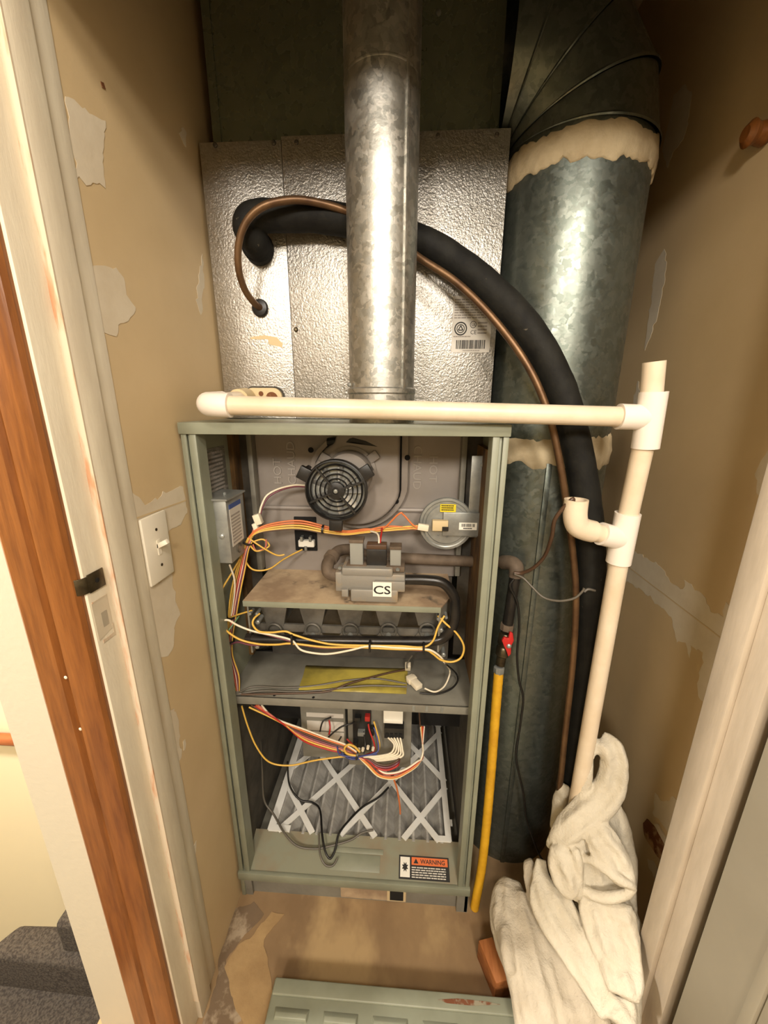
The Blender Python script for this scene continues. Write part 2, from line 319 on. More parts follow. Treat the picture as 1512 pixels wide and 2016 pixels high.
for P in ([(1222, 1075), (1250, 1085), (1300, 1115), (1310, 1125), (1325, 1150), (1345, 1160), (1348, 1142), (1390, 1178), (1400, 1205), (1425, 1215), (1430, 1185), (1460, 1195), (1480, 1300), (1440, 1420), (1400, 1395), (1375, 1370), (1378, 1330), (1385, 1285), (1360, 1270), (1358, 1295), (1350, 1265), (1333, 1265), (1322, 1215), (1295, 1190), (1262, 1160), (1235, 1145), (1215, 1140)],
          [(1525, 870), (1500, 905), (1488, 940), (1490, 970), (1515, 990), (1540, 960), (1545, 890)],
          [(1328, 185), (1345, 168), (1362, 180), (1355, 245), (1345, 275), (1325, 300), (1315, 330), (1305, 300)],
          [(1290, 520), (1308, 490), (1312, 530), (1300, 600), (1282, 660), (1270, 690)], [(1245, 800), (1256, 750), (1262, 790), (1255, 850)],
          [(1290, 1560), (1300, 1575), (1335, 1575), (1342, 1590), (1335, 1650), (1310, 1630), (1285, 1600)], [(1275, 1690), (1290, 1700), (1310, 1730), (1300, 1740), (1278, 1710)]):
    smear(wall_right, XR, P)
# drywall seam lines of the horizontal joint
for wl, X, a, b in ((wall_left, XL, (262, 1024), (366, 986)), (wall_right, XR, (1222, 1105), (1460, 1288))):
    d = .0007 if X < 0 else -.0007; A, B = s(*a, X=X), s(*b, X=X); up = Vector((0, 0, .0022))
    MB().prism([A+Vector((d, 0, 0)), B+Vector((d, 0, 0)), B+up+Vector((d, 0, 0)), A+up+Vector((d, 0, 0))], (d*.4, 0, 0)).build('tape_edge', tan_wall, wl)
smear(wall_right, XR, [(1268, 1620), (1275, 1612), (1300, 1640), (1325, 1675), (1320, 1715), (1300, 1690), (1272, 1650)], exposed, .0018, 'bare_board_patch', .002)
smear(wall_right, XR, [(1290, 1622), (1297, 1622), (1318, 1660), (1314, 1668)], mud, .0026, 'torn_paper_strip', .001)
smear(wall_left, XL, [(197, 160), (203, 163), (207, 176), (200, 172)], exposed, .0008, 'wall_scuff', .0005)
MB().lathe(s(1506, 262, X=XR-.004), (-1, 0, 0), [(.013, -.004), (.015, 0), (.012, .012), (.016, .02), (.009, .026)], 16).build('wall_knob', casing_m, None, 'small round brown knob high on the right wall', 'knob')
# floor stains that stay: crusted dust and grey dirt along the left wall
def floorpatch(name, m, pts, th):
    P = [s(x, y, Z=FL) for x, y in pts]; out = []
    for i, p in enumerate(P):
        q = P[(i+1) % len(P)]; n = max(1, int((q-p).length/.008))
        for k in range(n):
            a = p.lerp(q, k/n); out.append(a+(Vector((noise.noise(a*60)*.006, noise.noise(a*60+Vector((4, 4, 4)))*.006, 0)) if k else Vector()))
    MB().prism(out, (0, 0, th)).build(name, m, floor, ang=60)
floorpatch('dirt_patch', dirtpatch, [(462, 1790), (500, 1775), (520, 1800), (475, 1850), (445, 1890), (452, 1940), (475, 2010), (440, 2040), (395, 2030), (425, 1940), (430, 1890)], .0006)
floorpatch('dust_crust', dustpatch, [(535, 1795), (560, 1800), (520, 1850), (530, 1910), (540, 1960), (530, 2040), (478, 2030), (455, 1960), (442, 1905), (470, 1860), (500, 1840)], .0010)
# ------------------------------------------------------------------ stairwell
t = thing('staircase', (-.6, -.2, -.4), 'grey carpeted stairs going down beyond the left wall corner', 'stairs')
def step(name, z, pts):
    P = [s(x, y, Z=z) for x, y in pts]; MB().hexa([Vector((p.x, p.y, -2.39)) for p in P], P).build(name, carpet, t, bevel=.012, seg=3)
step('step', -.02, [(190, 1830), (103, 1822), (150, 1752), (250, 1752)])
step('step', -.10, [(260, 1916), (-40, 1880), (39, 1817), (250, 1822)])
step('step', -.20, [(300, 2120), (-160, 2090), (-100, 1880), (290, 1915)])
a = s(20, 1456, Y=.47)
t = thing('handrail', (a.x, .47, a.z), 'brown wooden handrail on the bright stairwell wall', 'handrail')
MB().cyl((a.x-.5, .47, a.z), (a.x+.5, .47, a.z), .020, 14).build('rail', rail_m, t)
for k in (-.3, .1): MB().cyl((a.x+k, .5, a.z-.012), (a.x+k, .47, a.z-.012), .005, 8).build('bracket', brassy, t)
# ------------------------------------------------------------------ light switch, strike plate
t = thing('light_switch', (XL, -.09, .79), 'white toggle light switch with blank wall plate by the door jamb', 'light switch')
MB().box(XL+.0012, XL+.006, -.119, -.065, .797, .895).build('wall_plate', white_sw, t, bevel=.0025)
MB().box(XL+.006, XL+.0072, -.0955, -.0885, .836, .858).build('toggle_slot', white_sw, t)
MB().obox((XL+.012, -.092, .852), (.018, .007, .007), (1, 0, .5), (0, 1, 0), (-.5, 0, 1)).build('toggle', white_sw, t, bevel=.001)
for z in (.873, .820): MB().lathe((XL+.006, -.092, z), (1, 0, 0), [(.0022, -.001), (.0022, .0006), (.0008, .0009)], 10).build('screw', brassy, t)
t = thing('strike_plate', (XL, -.2, .83), 'dark brass strike plate with curved lip on the left jamb', 'strike plate')
MB().box(XL+.0005, XL+.002, -.212, -.189, .836, .858).build('plate', brassy, t, bevel=.0005)
arc = [(XL+.002-.010*(1-math.cos(k)), -.212-.011*math.sin(k)) for k in (0, .3, .6, .9, 1.2, 1.5)]
MB().prism([(x, y, .8375) for x, y in arc]+[(x-.0015, y+.0002, .8375) for x, y in arc[::-1]], (0, 0, .019)).build('curved_lip', brassy, t, bevel=.0004, ang=60)
MB().lathe((XL+.002, -.200, .847), (1, 0, 0), [(.003, 0), (.003, .0004), (.0015, .0007)], 10).build('screw', hole, t)
# ------------------------------------------------------------------ furnace cabinet
fu = thing('furnace', (0, .25, FL), 'grey green gas furnace with doors off showing burners, blower deck and wiring', 'furnace')
FD = .60
box('left_side_panel', cab, (-.25, -.2455, .002, FD, FL, 1.0), fu); box('right_side_panel', cab, (.2455, .25, .002, FD, FL, 1.0), fu)
box('back_panel', cab_in, (-.2455, .2455, FD-.005, FD, FL, 1.0), fu)
MB().box(-.2515, .2515, -.004, FD, .998, 1.016).build('top_panel', cab, fu, bevel=.0015)
for sx in (-1, 1):   # front corner posts: two proud strips with a groove between
    xs = sorted((sx*.250, sx*.2415)); x2 = sorted((sx*.2365, sx*.226)); x3 = sorted((sx*.2415, sx*.2365))
    MB().box(*xs, -.001, .004, FL, .998).box(*x2, -.001, .0035, .03, .998).box(*x3, .004, .007, .03, .998).build('corner_post', cab, fu, bevel=.0012)
    xe = sorted((sx*.2275, sx*.226)); box('post_return', cab, (*xe, .003, .028, .03, .998), fu)
# vestibule
PYY = .18
MB().box(-.205, .205, PYY, PYY+.004, .69, .998).build('vestibule_panel', panel_m, fu)
for sx in (-1, 1):
    xa = sorted((sx*.204, sx*.214)); xb = sorted((sx*.212, sx*.2455))
    MB().box(*xa, PYY-.022, PYY+.004, .70, .998).build('panel_flange', cab_in, fu, bevel=.001)
    MB().box(*xb, PYY-.004, PYY+.0, .50, .998).build('vestibule_side_strip', darkmetal, fu)
MB().tube([(-.20, PYY-.001, .835), (.2, PYY-.001, .835)], .005, 8).build('panel_crease', panel_m, fu)
emboss = mat('highlit_raised_lettering', (166, 158, 150), .5)  # paler than the panel: highlights on the raised letters put into the colour
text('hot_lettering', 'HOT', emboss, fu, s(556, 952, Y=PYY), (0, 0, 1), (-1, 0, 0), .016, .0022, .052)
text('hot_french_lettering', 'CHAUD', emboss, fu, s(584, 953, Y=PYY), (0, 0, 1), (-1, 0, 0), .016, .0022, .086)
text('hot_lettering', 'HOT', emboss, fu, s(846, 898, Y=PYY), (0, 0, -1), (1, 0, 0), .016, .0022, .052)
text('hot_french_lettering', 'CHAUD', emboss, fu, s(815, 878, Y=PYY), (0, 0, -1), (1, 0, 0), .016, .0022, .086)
# insulation edges and side labels
box('insulation_edge', brown_liner, (-.2453, -.236, .145, .176, .50, 1.0), fu); box('insulation_edge', brown_liner, (.236, .2453, .06, .176, .50, .97), fu)
lb = box('rating_label', worn_label, (-.2454, -.2448, .035, .128, .87, .968), fu); lines(MB(), (-.2447, .04, .875), (0, 1, 0), (0, 0, 1), .085, .088, 12).build('small_print', greyink, lb)
# galvanised bracket strip on the right with screws
br = MB().box(.217, .2445, .118, .121, .80, .955).build('switch_bracket', steel, fu, bevel=.0006)
for p in ((943, 1027), (950, 915)): MB().lathe(s(*p, Y=.118), (0, -1, 0), [(.0045, 0), (.0045, .001), (.0025, .0032)], 12).build('screw', steel, br)
# pressure switch
ps = MB().lathe(s(878, 1030, Y=.125), (0, -1, 0), [(.040, 0), (.0505, .001), (.052, .004), (.0505, .0075), (.046, .0078), (.044, .0065), (.040, .0065), (.038, .0085), (.018, .0095), (.0001, .0097)], 40).build('pressure_switch', steel, fu, ang=25)
c = s(878, 1030, Y=.113)
MB().box(c.x-.006, c.x+.0615, .109, .1125, c.z-.024, c.z+.022).build('mounting_plate', steel, ps, bevel=.0012)
MB().box(c.x-.026, c.x+.003, .1, .112, c.z-.012, c.z+.008).build('contact_block', tan_plastic, ps, bevel=.001)
MB().box(c.x-.008, c.x+.0035, .098, .1, c.z-.011, c.z-.003).build('terminal_cap', blackp, ps)
bl = box('yellow_sticker', yellow_l, (c.x-.012, c.x+.017, .1125, .1149, c.z+.022, c.z+.0365), ps); lines(MB(), (c.x-.010, .1125, c.z+.024), (1, 0, 0), (0, 0, 1), .026, .012, 3).build('small_print', ink, ps)
box('barcode_label', white_m, (c.x+.024, c.x+.057, .1082, .109, c.z-.011, c.z+.003), ps)
q = MB(); x = c.x+.028
while x < c.x+.053:
    k = random.choice((.0005, .0009, .0013)); q.box(x, x+k, .1079, .1082, c.z-.005, c.z+.001); x += k+random.choice((.0006, .001))
lines(q, (c.x+.032, .1082, c.z-.010), (1, 0, 0), (0, 0, 1), .018, .004, 1, thick=.0003); q.build('barcode', ink, ps)
for a in range(5): MB().lathe((c.x+.027*math.cos(3.6+a*.62), .1165, c.z+.028*math.sin(3.6+a*.62)), (0, -1, 0), [(.002, 0), (.002, .0012), (.001, .002)], 8).build('rivet', steel, ps)
# draft inducer: scroll housing, motor, cooling fan
ho = s(700, 945, Y=.165)
flange_m = mat('pale_inducer_flange', (154, 146, 138), .5, c2=(132, 122, 114), scale=8, metal=.2)
def scroll(r, right, y, top=.997):
    P = [Vector((ho.x+right, y, top)), Vector((ho.x+right, y, ho.z+.02))]
    for k in range(0, 25):
        a = math.radians(5-k*8.2); rr = r*(1.0-.0045*k); x = rr*math.cos(a) if k > 0 else right; P.append(Vector((ho.x+min(x, right), y, ho.z+rr*math.sin(a))))
    for k in range(1, 5): a = math.radians(168-k*13+0); P.append(Vector((ho.x+r*.90*math.cos(a), y, ho.z+r*.90*math.sin(a))))
    P.append(Vector((ho.x-.03, y, top))); return P
iw = MB().prism(scroll(.106, .104, .162), (0, .012, 0)).build('inducer_flange', flange_m, fu, bevel=.0015)
MB().prism(scroll(.092, .088, .140), (0, .030, 0)).build('scroll_housing', panel_m, iw, bevel=.006, seg=3)
MB().tube([q+Vector((0, -.0005, 0)) for q in scroll(.0935, .0895, .162)], .0018, 6).build('seam', hole, iw)  # black joint line, with the housing's shadow edge drawn into it
MB().tube([(ho.x-.05, .155, .972), (ho.x, .148, .978), (ho.x+.05, .15, .968)], .010, 10).build('outlet_gasket', blackp, iw)
for p in ((802, 901), (780, 987), (612, 886), (812, 850)): MB().lathe(s(*p, Y=.162), (0, -1, 0), [(.0055, -.001), (.0055, .0006), (.003, .001)], 12).build('flange_screw', hole, iw)
mc = s(690, 930, Y=.14)
mo = MB().lathe(mc, (0, -1, 0), [(.050, 0), (.0505, .006), (.044, .008), (.044, .028), (.040, .034), (.02, .036)], 36).build('inducer_motor', panel_m, fu)
for a in (35, 150, 275):
    v = Vector((math.cos(math.radians(a)), 0, math.sin(math.radians(a)))); tvec = Vector((-v.z, 0, v.x))
    MB().obox(mc+v*.054+Vector((0, -.006, 0)), (.022, .018, .008), v, tvec, (0, 1, 0)).build('mounting_ear', panel_m, mo, bevel=.003)
fc = s(662, 966, Y=.088)
shiny = mat('polished_fan_blade', (190, 188, 182), .18, .7)
fa = MB().lathe(fc, (0, -1, 0), [(.0535, -.012), (.0565, -.01), (.0575, 0), (.0560, .006), (.0535, .007), (.0520, .002), (.0520, -.012)], 44, False).build('cooling_fan_guard', blackp, fu)
MB().lathe(fc+Vector((0, .010, 0)), (0, -1, 0), [(.052, 0), (.052, .001)], 40).build('guard_backplate', steel, fa)
for r0, r1 in ((.0455, .0485), (.0375, .0395), (.029, .031), (.0205, .0225)): MB().lathe(fc+Vector((0, .004-.0035*0, 0)), (0, -1, 0), [(r0, 0), (r0, .004), ((r0+r1)/2, .0055), (r1, .004), (r1, 0)], 40, False).build('guard_ring', blackp, fa)
MB().lathe(fc, (0, -1, 0), [(.0155, -.006), (.0155, .004), (.009, .0055), (.0065, .0055), (.006, .004), (.0001, .004)], 24).build('guard_hub', blackp, fa)
MB().lathe(fc+Vector((0, -.0045, 0)), (0, -1, 0), [(.0036, 0), (.0036, .003), (.0015, .0035)], 14).build('motor_shaft', steel, fa)
for k, a in enumerate((20, 130, 205, 310)):
    v = Vector((math.cos(math.radians(a)), 0, math.sin(math.radians(a))))
    MB().obox(fc+v*.032+Vector((0, -.003, 0)), (.044, .0035, .005), v, (-v.z, 0, v.x), (0, 1, 0)).build('guard_spoke', blackp, fa)
for k in range(9):
    a = 2*math.pi*k/9; v = Vector((math.cos(a), 0, math.sin(a))); u_ = Vector((-v.z, 0, v.x))
    MB().obox(fc+v*.032+Vector((0, .006, 0)), (.03, .012, .0012), v, u_+Vector((0, .7, 0)), Vector((0, 1, 0))-u_*.7).build('fan_blade', shiny, fa)
for a in (152, 32, 268):
    v = Vector((math.cos(math.radians(a)), 0, math.sin(math.radians(a)))); u_ = Vector((-v.z, 0, v.x))
    MB().obox(fc+v*.064, (.022, .024, .012), v, u_, (0, 1, 0)).obox(fc+v*.068+Vector((0, .022, 0)), (.008, .014, .045), v, u_, (0, 1, 0)).build('guard_bracket', blackp, fa, bevel=.0015)
# limit switch
li = MB().box(*sorted((s(580, 1050, Y=.176).x, s(623, 1050, Y=.176).x)), .1755, .180, s(600, 1084, Y=.176).z, s(600, 1018, Y=.176).z).build('limit_switch_opening', hole, fu, bevel=.001)
c = s(603, 1066, Y=.17); MB().box(c.x-.016, c.x+.018, .164, .176, c.z-.011, c.z+.004).build('limit_switch', white_m, li, bevel=.002)
for dx in (-.01, .008): MB().box(c.x+dx, c.x+dx+.005, .160, .172, c.z+.003, c.z+.013).build('spade_terminal', steel, li)
MB().cyl((c.x, .163, c.z-.008), (c.x, .163, c.z-.017), .003, 10).build('terminal_stud', steel, li)
MB().tube([(c.x-.014, .172, c.z+.036), (c.x, .166, c.z+.038), (c.x+.012, .172, c.z+.033)], .004, 8).build('switch_arm', darkmetal, li)
# junction box
jb = MB().box(-.2455, -.204, .028, .098, .772, .886).build('junction_box', steel, fu, bevel=.001)
MB().hexa([(-.2455, .022, .886), (-.200, .024, .886), (-.200, .1, .886), (-.2455, .1, .886)], [(-.2455, .022, .890), (-.200, .024, .889), (-.200, .1, .889), (-.2455, .1, .890)]).build('box_lid', steel, jb)
q = box('wiring_label', silver_label, (-.2035, -.2029, .036, .082, .80, .868), jb); lines(MB(), (-.2029, .039, .803), (0, 1, 0), (0, 0, 1), .04, .055, 9, thick=.0003).build('small_print', greyink, jb)
box('blue_label_band', blue_l, (-.2035, -.2028, .036, .082, .868, .876), jb)
MB().lathe(s(437, 1056, Y=.028), (0, -1, 0), [(.0045, 0), (.0045, .002), (.002, .0035)], 12).build('box_screw', steel, jb)
MB().lathe((-.22, .06, .889), (0, 0, 1), [(.003, 0), (.003, .004), (.001, .005)], 10).build('box_screw', steel, jb)
MB().tube([(-.2028, .06+.007*math.cos(a), .79+.009*math.sin(a)) for a in [k*.42 for k in range(15)]], .0007, 5).build('knockout', darkmetal, jb)
# burner compartment: dusty top plate, burner box, five burners, manifold
ZP = .692
P = [(-.196, .036), (.166, .036), (.192, .085), (.192, .18), (-.196, .18)]
pl = MB().prism([(x, y, ZP) for x, y in P], (0, 0, .003)).build('burner_top_plate', rustplate, fu)
MB().box(-.196, .166, .0345, .036, ZP-.008, ZP+.003).build('plate_lip', cab, pl, bevel=.0006)
box('burner_back_wall', darkmetal, (-.2, .2, .168, .176, .49, ZP), fu)
MB().box(-.196, -.193, .05, .17, .575, ZP).build('burner_side_bracket', cab_in, fu); MB().hexa([(.163, .040, .60), (.166, .040, .60), (.188, .085, .60), (.185, .085, .60)], [(.163, .040, ZP), (.166, .040, ZP), (.188, .085, ZP), (.185, .085, ZP)]).build('burner_side_bracket', cab_in, fu)
box('burner_rail', burner_m, (-.19, .165, .070, .075, .612, .628), fu)
for i, px in enumerate((541, 616, 690, 765, 841)):
    c = s(px, 1240, Y=.066)
    b = MB().lathe((c.x, .060, c.z), (0, 1, 0), [(.0150, 0), (.0165, .002), (.0145, .012), (.012, .03), (.013, .095), (.0145, .1), (.0125, .1), (.010, .03), (.0125, .002), (.0150, 0)], 26, False).build('burner', burner_m, fu)
    MB().prism([(c.x-.017, .069, c.z+.006), (c.x-.031, .069, ZP-.003), (c.x+.031, .069, ZP-.003), (c.x+.017, .069, c.z+.006)], (0, .012, 0)).build('burner_hood', burner_m, b, bevel=.001)
    MB().prism([(c.x-.026, .063, c.z-.018)]+[(c.x-.016*math.cos(a), .063, c.z-.003+.017*math.sin(a)*-0+.012*math.sin(a)) for a in ()]+[(c.x+.026, .063, c.z-.018), (c.x+.017, .063, c.z-.005), (c.x-.017, .063, c.z-.005)], (0, .003, 0)).build('burner_foot', burner_m, b)
    MB().lathe((c.x, .074, c.z), (0, 1, 0), [(.0120, 0), (.0105, .001)], 16).build('burner_throat', hole, b)
    MB().cyl((c.x, .048, c.z-.011), (c.x, .064, c.z-.010), .0056, 12).build('gas_orifice', steel, b)
for p in ((508, 1224), (868, 1240), (507, 1272), (873, 1288)): MB().lathe(s(*p, Y=.048), (0, -1, 0), [(.0045, -.02), (.0045, .003), (.0025, .005)], 12).build('burner_bolt', steel, fu)
for p in ((495, 1205), (508, 1205), (862, 1215), (878, 1212)): MB().lathe(s(*p, Y=.05), (0, -1, 0), [(.003, -.01), (.003, .008), (.0015, .010)], 10).build('rollout_terminal', steel, fu)
a0 = s(492, 1262, Y=.042); mf = [a0]+[s(x, y, Y=.042) for x, y in ((600, 1263), (720, 1264), (820, 1263))]
mf = [s(492, 1258, Y=.042), s(650, 1261, Y=.042), s(800, 1263, Y=.042)]+spline([s(840, 1263, Y=.042), s(872, 1256, Y=.043), s(893, 1228, Y=.045), s(896, 1195, Y=.05), s(893, 1172, Y=.052), s(872, 1148, Y=.054), s(840, 1142, Y=.055), s(795, 1141, Y=.056)], 6)
MB().tube(mf, .0095, 16).build('gas_manifold', blackpipe, fu, ang=60)
MB().cyl(s(486, 1258, Y=.042), s(497, 1258, Y=.042), .0115, 8).build('manifold_cap', blackpipe, fu)
# gas valve on its plate
va = s(665, 1120, Y=.05); vb = s(797, 1178, Y=.05)
gv = MB().box(va.x, vb.x, .045, .098, vb.z+.014, va.z-.006).box(va.x+.008, vb.x-.022, .042, .1, va.z-.010, va.z+.006).box(va.x+.024, vb.x-.012, .036, .06, vb.z-.003, vb.z+.022).build('gas_valve', valve_m, fu, bevel=.0035)
MB().box(vb.x-.055, vb.x, .038, .06, vb.z+.018, vb.z+.038).build('valve_port_boss', valve_m, gv, bevel=.002); MB().box(va.x-.004, va.x+.008, .044, .09, vb.z+.013, va.z-.004).build('valve_port_boss', valve_m, gv, bevel=.002)
for dx in (.004, .022, .040, .058): MB().box(va.x+dx+.004, va.x+dx+.016, .037, .05, vb.z+.006+.004*(dx > .03), vb.z+.020).build('valve_rib', valve_m, gv, bevel=.001)
for dx in (.004, .030, .085, .108): MB().lathe((va.x+dx, .048, va.z+.001), (0, 0, 1), [(.0042, 0), (.0042, .003), (.002, .0045)], 8).build('valve_screw', steel, gv)
for px0, px1, yt in ((690, 715, 1060), (768, 790, 1073)):
    A, B = s(px0, 1108, Y=.062), s(px1, yt, Y=.062); tw = MB().box(A.x, B.x, .056, .076, va.z+.0, B.z-.006).build('solenoid_coil', clearp, gv, bevel=.0015)
    MB().box(A.x+.004, B.x-.004, .060, .072, va.z, B.z-.010).build('coil_core', steel, gv); MB().box(A.x-.001, B.x+.001, .054, .078, B.z-.007, B.z-.001).build('coil_cap', ironfit, gv, bevel=.001)
    MB().box(A.x-.007, B.x+.007, .05, .082, va.z-.004, va.z+.007).build('coil_base', ironfit, gv, bevel=.002)
A, B = s(722, 1112, Y=.06), s(761, 1075, Y=.06); MB().box(A.x, B.x, .056, .08, A.z, B.z-.006).build('valve_connector', blackp, gv, bevel=.001); MB().box(A.x, B.x, .058, .078, B.z-.007, B.z+.002).build('connector_top', WIRE['brown'], gv, bevel=.001)
A, B = s(734, 1174, Y=.0355), s(771, 1147, Y=.0355); lb = box('white_sticker', white_m, (A.x, B.x, .0352, .0362, A.z, B.z), gv)
text('sticker_lettering', 'CS', ink, gv, (A.x+.0015, .0352, A.z+.005), (1, 0, 0), (0, 0, 1), (B.z-A.z)*.58, .0003, (B.x-A.x)*.9, .012)
el = spline([s(668, 1134, Y=.065), s(648, 1128, Y=.067), s(645, 1112, Y=.075), s(652, 1098, Y=.095)], 6)
MB().tube(el, .0118, 14).build('gas_inlet_elbow', ironfit, gv, ang=60); MB().cyl(el[-3], el[-1]+Vector((.003, .006, .003)), .0142, 14).build('elbow_collar', ironfit, gv)
MB().tube(spline([s(655, 1095, Y=.10), s(668, 1084, Y=.125), s(690, 1082, Y=.142), s(720, 1092, Y=.147), s(800, 1099, Y=.147), s(945, 1106, Y=.147)], 5), .0112, 14).build('gas_inlet_pipe', ironfit, gv, ang=60)
# blower deck
ZD = .488
dk = MB().box(-.2455, .2455, .033, .176, ZD-.003, ZD).box(-.2455, .2455, .033, .035, ZD-.020, ZD).build('blower_deck', cab_in, fu, bevel=.0008)
for x in (540, 617): MB().lathe(s(x, 1373 if x > 600 else 1369, Z=ZD+.0002), (0, 0, 1), [(.0028, 0), (.0028, .0003)], 10).build('deck_hole', hole, dk)
for x in (812, 838, 868): MB().box(s(x, 1385, Y=.033).x, s(x+5, 1385, Y=.033).x, .0322, .033, ZD-.016, ZD-.004).build('deck_tab', steel, dk)
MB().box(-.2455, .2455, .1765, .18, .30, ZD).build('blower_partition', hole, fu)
# blower compartment linings
for sx in (-1, 1):
    xs = sorted((sx*.2453, sx*.238)); box('compartment_liner', liner, (*xs, .03, .58, .05, ZD-.025), fu)
box('compartment_back_liner', liner, (-.238, .238, .54, .55, .05, ZD-.025), fu)
MB().box(-.2455, .2455, .07, FD-.01, .030, .045).build('bottom_pan', cab_in, fu)
sl = MB().hexa([(-.2455, .0, .026), (.2455, .0, .026), (.2455, .072, .030), (-.2455, .072, .030)], [(-.2455, .0, .054), (.2455, .0, .054), (.2455, .072, .078), (-.2455, .072, .078)]).build('front_sill', cab_floor, fu)
MB().box(-.252, .252, -.006, .003, .036, .0565).build('sill_lip', cab, sl, bevel=.0018)
def on_sill(x, y, lift=0): 
    v = Vector((x, y, .054+y/.072*.024)); return v+Vector((0, -.316, .949))*lift
SR, SU = Vector((1, 0, 0)), Vector((0, .949, .316))
def sill_rect(x0, x1, y0, y1, th, lift=0): return MB().prism([on_sill(x0, y0, lift), on_sill(x1, y0, lift), on_sill(x1, y1, lift), on_sill(x0, y1, lift)], Vector((0, -.316, .949))*th)
sill_rect(-.052, .058, .012, .040, .001).build('embossed_plate', cab, sl, bevel=.0004); sill_rect(-.055, .064, .041, .050, .0015).build('handle_slot_edge', cab, sl, bevel=.0006)
wl = sill_rect(.100, .210, .006, .044, .0008).build('warning_label', ink, fu)
sill_rect(.128, .207, .029, .0415, .0003, .0008).build('orange_band', orange_l, wl); sill_rect(.103, .124, .009, .041, .0003, .0008).build('white_panel', white_m, wl)
text('warning_lettering', 'WARNING', ink, wl, on_sill(.147, .0315, .0011), SR, SU, .0078, .0002, .054, .018)
MB().prism([on_sill(.132, .0315, .0011), on_sill(.143, .0315, .0011), on_sill(.1375, .0395, .0011)], Vector((0, -.316, .949))*.0002).build('warning_triangle', ink, wl)
MB().prism([on_sill(.1135+.0075*math.cos(a)*(1 if k % 2 else .55), .025+.0085*math.sin(a)*(1 if k % 2 else .55), .0011) for k, a in enumerate([j*math.pi/8 for j in range(16)])], Vector((0, -.316, .949))*.0002).build('hazard_symbol', ink, wl)
lines(MB(), on_sill(.128, .008, .0009), SR, SU, .077, .020, 5, .97, .0002).build('small_print', silver_label, wl)
# base under the sill
MB().box(-.2455, .2455, .008, .014, FL, .032).build('toe_rail', cab_in, fu); box('base_corner', cab_in, (.226, .2495, -.001, .008, FL, .032), fu); box('base_corner', cab_in, (-.2495, -.226, .001, .008, FL, .032), fu)
a, b = s(671, 1750, Y=.008), s(800, 1750, Y=.008); pt = MB().box(a.x, b.x, .0058, .008, -.014, .026).build('base_plate', rustplate, fu); a, b = s(765, 1755, Y=.0058), s(796, 1755, Y=.0058)
MB().box(a.x-.003, b.x+.003, .0048, .0058, -.013, .025).build('base_outlet_frame', tan_plastic, pt); MB().box(a.x+.003, b.x-.002, .0040, .0048, -.009, .021).build('base_outlet_opening', hole, pt)
# control board group under the deck
A, B = s(592, 1400, Y=.115), s(682, 1492, Y=.115); cbx = MB().box(A.x, B.x, .113, .16, B.z, ZD-.02).build('control_housing', cab_in, fu, bevel=.001)
for y0, y1 in ((1404, 1412), (1420, 1438), (1441, 1462)):
    box('wiring_diagram_label', silver_label, (s(603, 1400, Y=.113).x, s(676, 1400, Y=.113).x, .1122, .113, s(640, y1, Y=.113).z, s(640, y0, Y=.113).z), cbx)
A, B = s(684, 1395, Y=.105), s(808, 1512, Y=.105); bd = MB().box(A.x, B.x, .105, .12, B.z, ZD-.02).build('control_board_tray', cab_in, fu, bevel=.001)
MB().box(A.x+.012, A.x+.052, .099, .105, B.z+.050, ZD-.024).build('circuit_board', blackp, bd)
for i, (px, py, wx, wz, m_) in enumerate(((705, 1412, .013, .012, blackp), (724, 1410, .011, .012, WIRE['red']), (712, 1440, .016, .010, steel), (733, 1436, .008, .018, blackp), (700, 1460, .01, .01, blackp))):
    c = s(px, py, Y=.097); MB().box(c.x-wx/2, c.x+wx/2, .088, .101, c.z-wz/2, c.z+wz/2).build('relay', m_, bd, bevel=.001)
A, B = s(755, 1392, Y=.075), s(793, 1424, Y=.078); hg = MB().box(A.x, B.x, .076, .078, B.z, ZD-.004).box(A.x+.002, B.x-.002, .0745, .076, B.z+.004, B.z+.010).build('white_hanger_tab', white_m, bd, bevel=.0006)
c = s(776, 1440, Y=.085); MB().box(c.x-.021, c.x+.021, .078, .1, c.z-.012, c.z+.014).build('harness_connector', blackp, bd, bevel=.001)
for k in range(4): MB().box(c.x-.018+k*.0095, c.x-.0115+k*.0095, .0765, .078, c.z-.010, c.z+.002).build('connector_cavity', hole, bd)
# ------------------------------------------------------------------ filter
ZF = .083
fl = thing('air_filter', (0, .26, .05), 'pleated air filter with white diamond lattice on the furnace floor', 'filter')
for k in range(13):
    x = -.205+k*.0323; MB().prism([(x, .068, .056), (x+.012, .068, .079), (x+.0165, .068, .079), (x+.0323, .068, .056), (x+.0323, .068, .052), (x, .068, .052)], (0, .40, 0)).build('pleat', filt_g, fl, ang=20)
BARS = []
def bar(a, b, wd, name='lattice_bar'):
    a = Vector((a[0], a[1], ZF)); b = Vector((b[0], b[1], ZF)); d = (b-a).normalized(); n_ = Vector((-d.y, d.x, 0))*wd/2
    zo = Vector((0, 0, .00025*len(BARS))); BARS.append(1)
    MB().prism([a-n_+zo, b-n_+zo, b+n_+zo, a+n_+zo], (0, 0, -.003)).build(name, filt_w, fl)
n1, n2, n3, n4 = [Vector(s(*p, Z=ZF)) for p in ((592, 1595), (663, 1532), (709, 1605), (828, 1610))]
x0, x1, y0, y1 = -.206, .217, .068, .47
def clip(p, q):
    d = Vector(q)-Vector(p); t0, t1 = -9., 9.
    for c_, lo_, hi_ in ((0, x0, x1), (1, y0, y1)):
        if abs(d[c_]) > 1e-6:
            a, b = sorted(((lo_-p[c_])/d[c_], (hi_-p[c_])/d[c_])); t0, t1 = max(t0, a), min(t1, b)
    return (Vector(p)+d*t0, Vector(p)+d*t1) if t1 > t0 else (Vector(p), Vector(p))
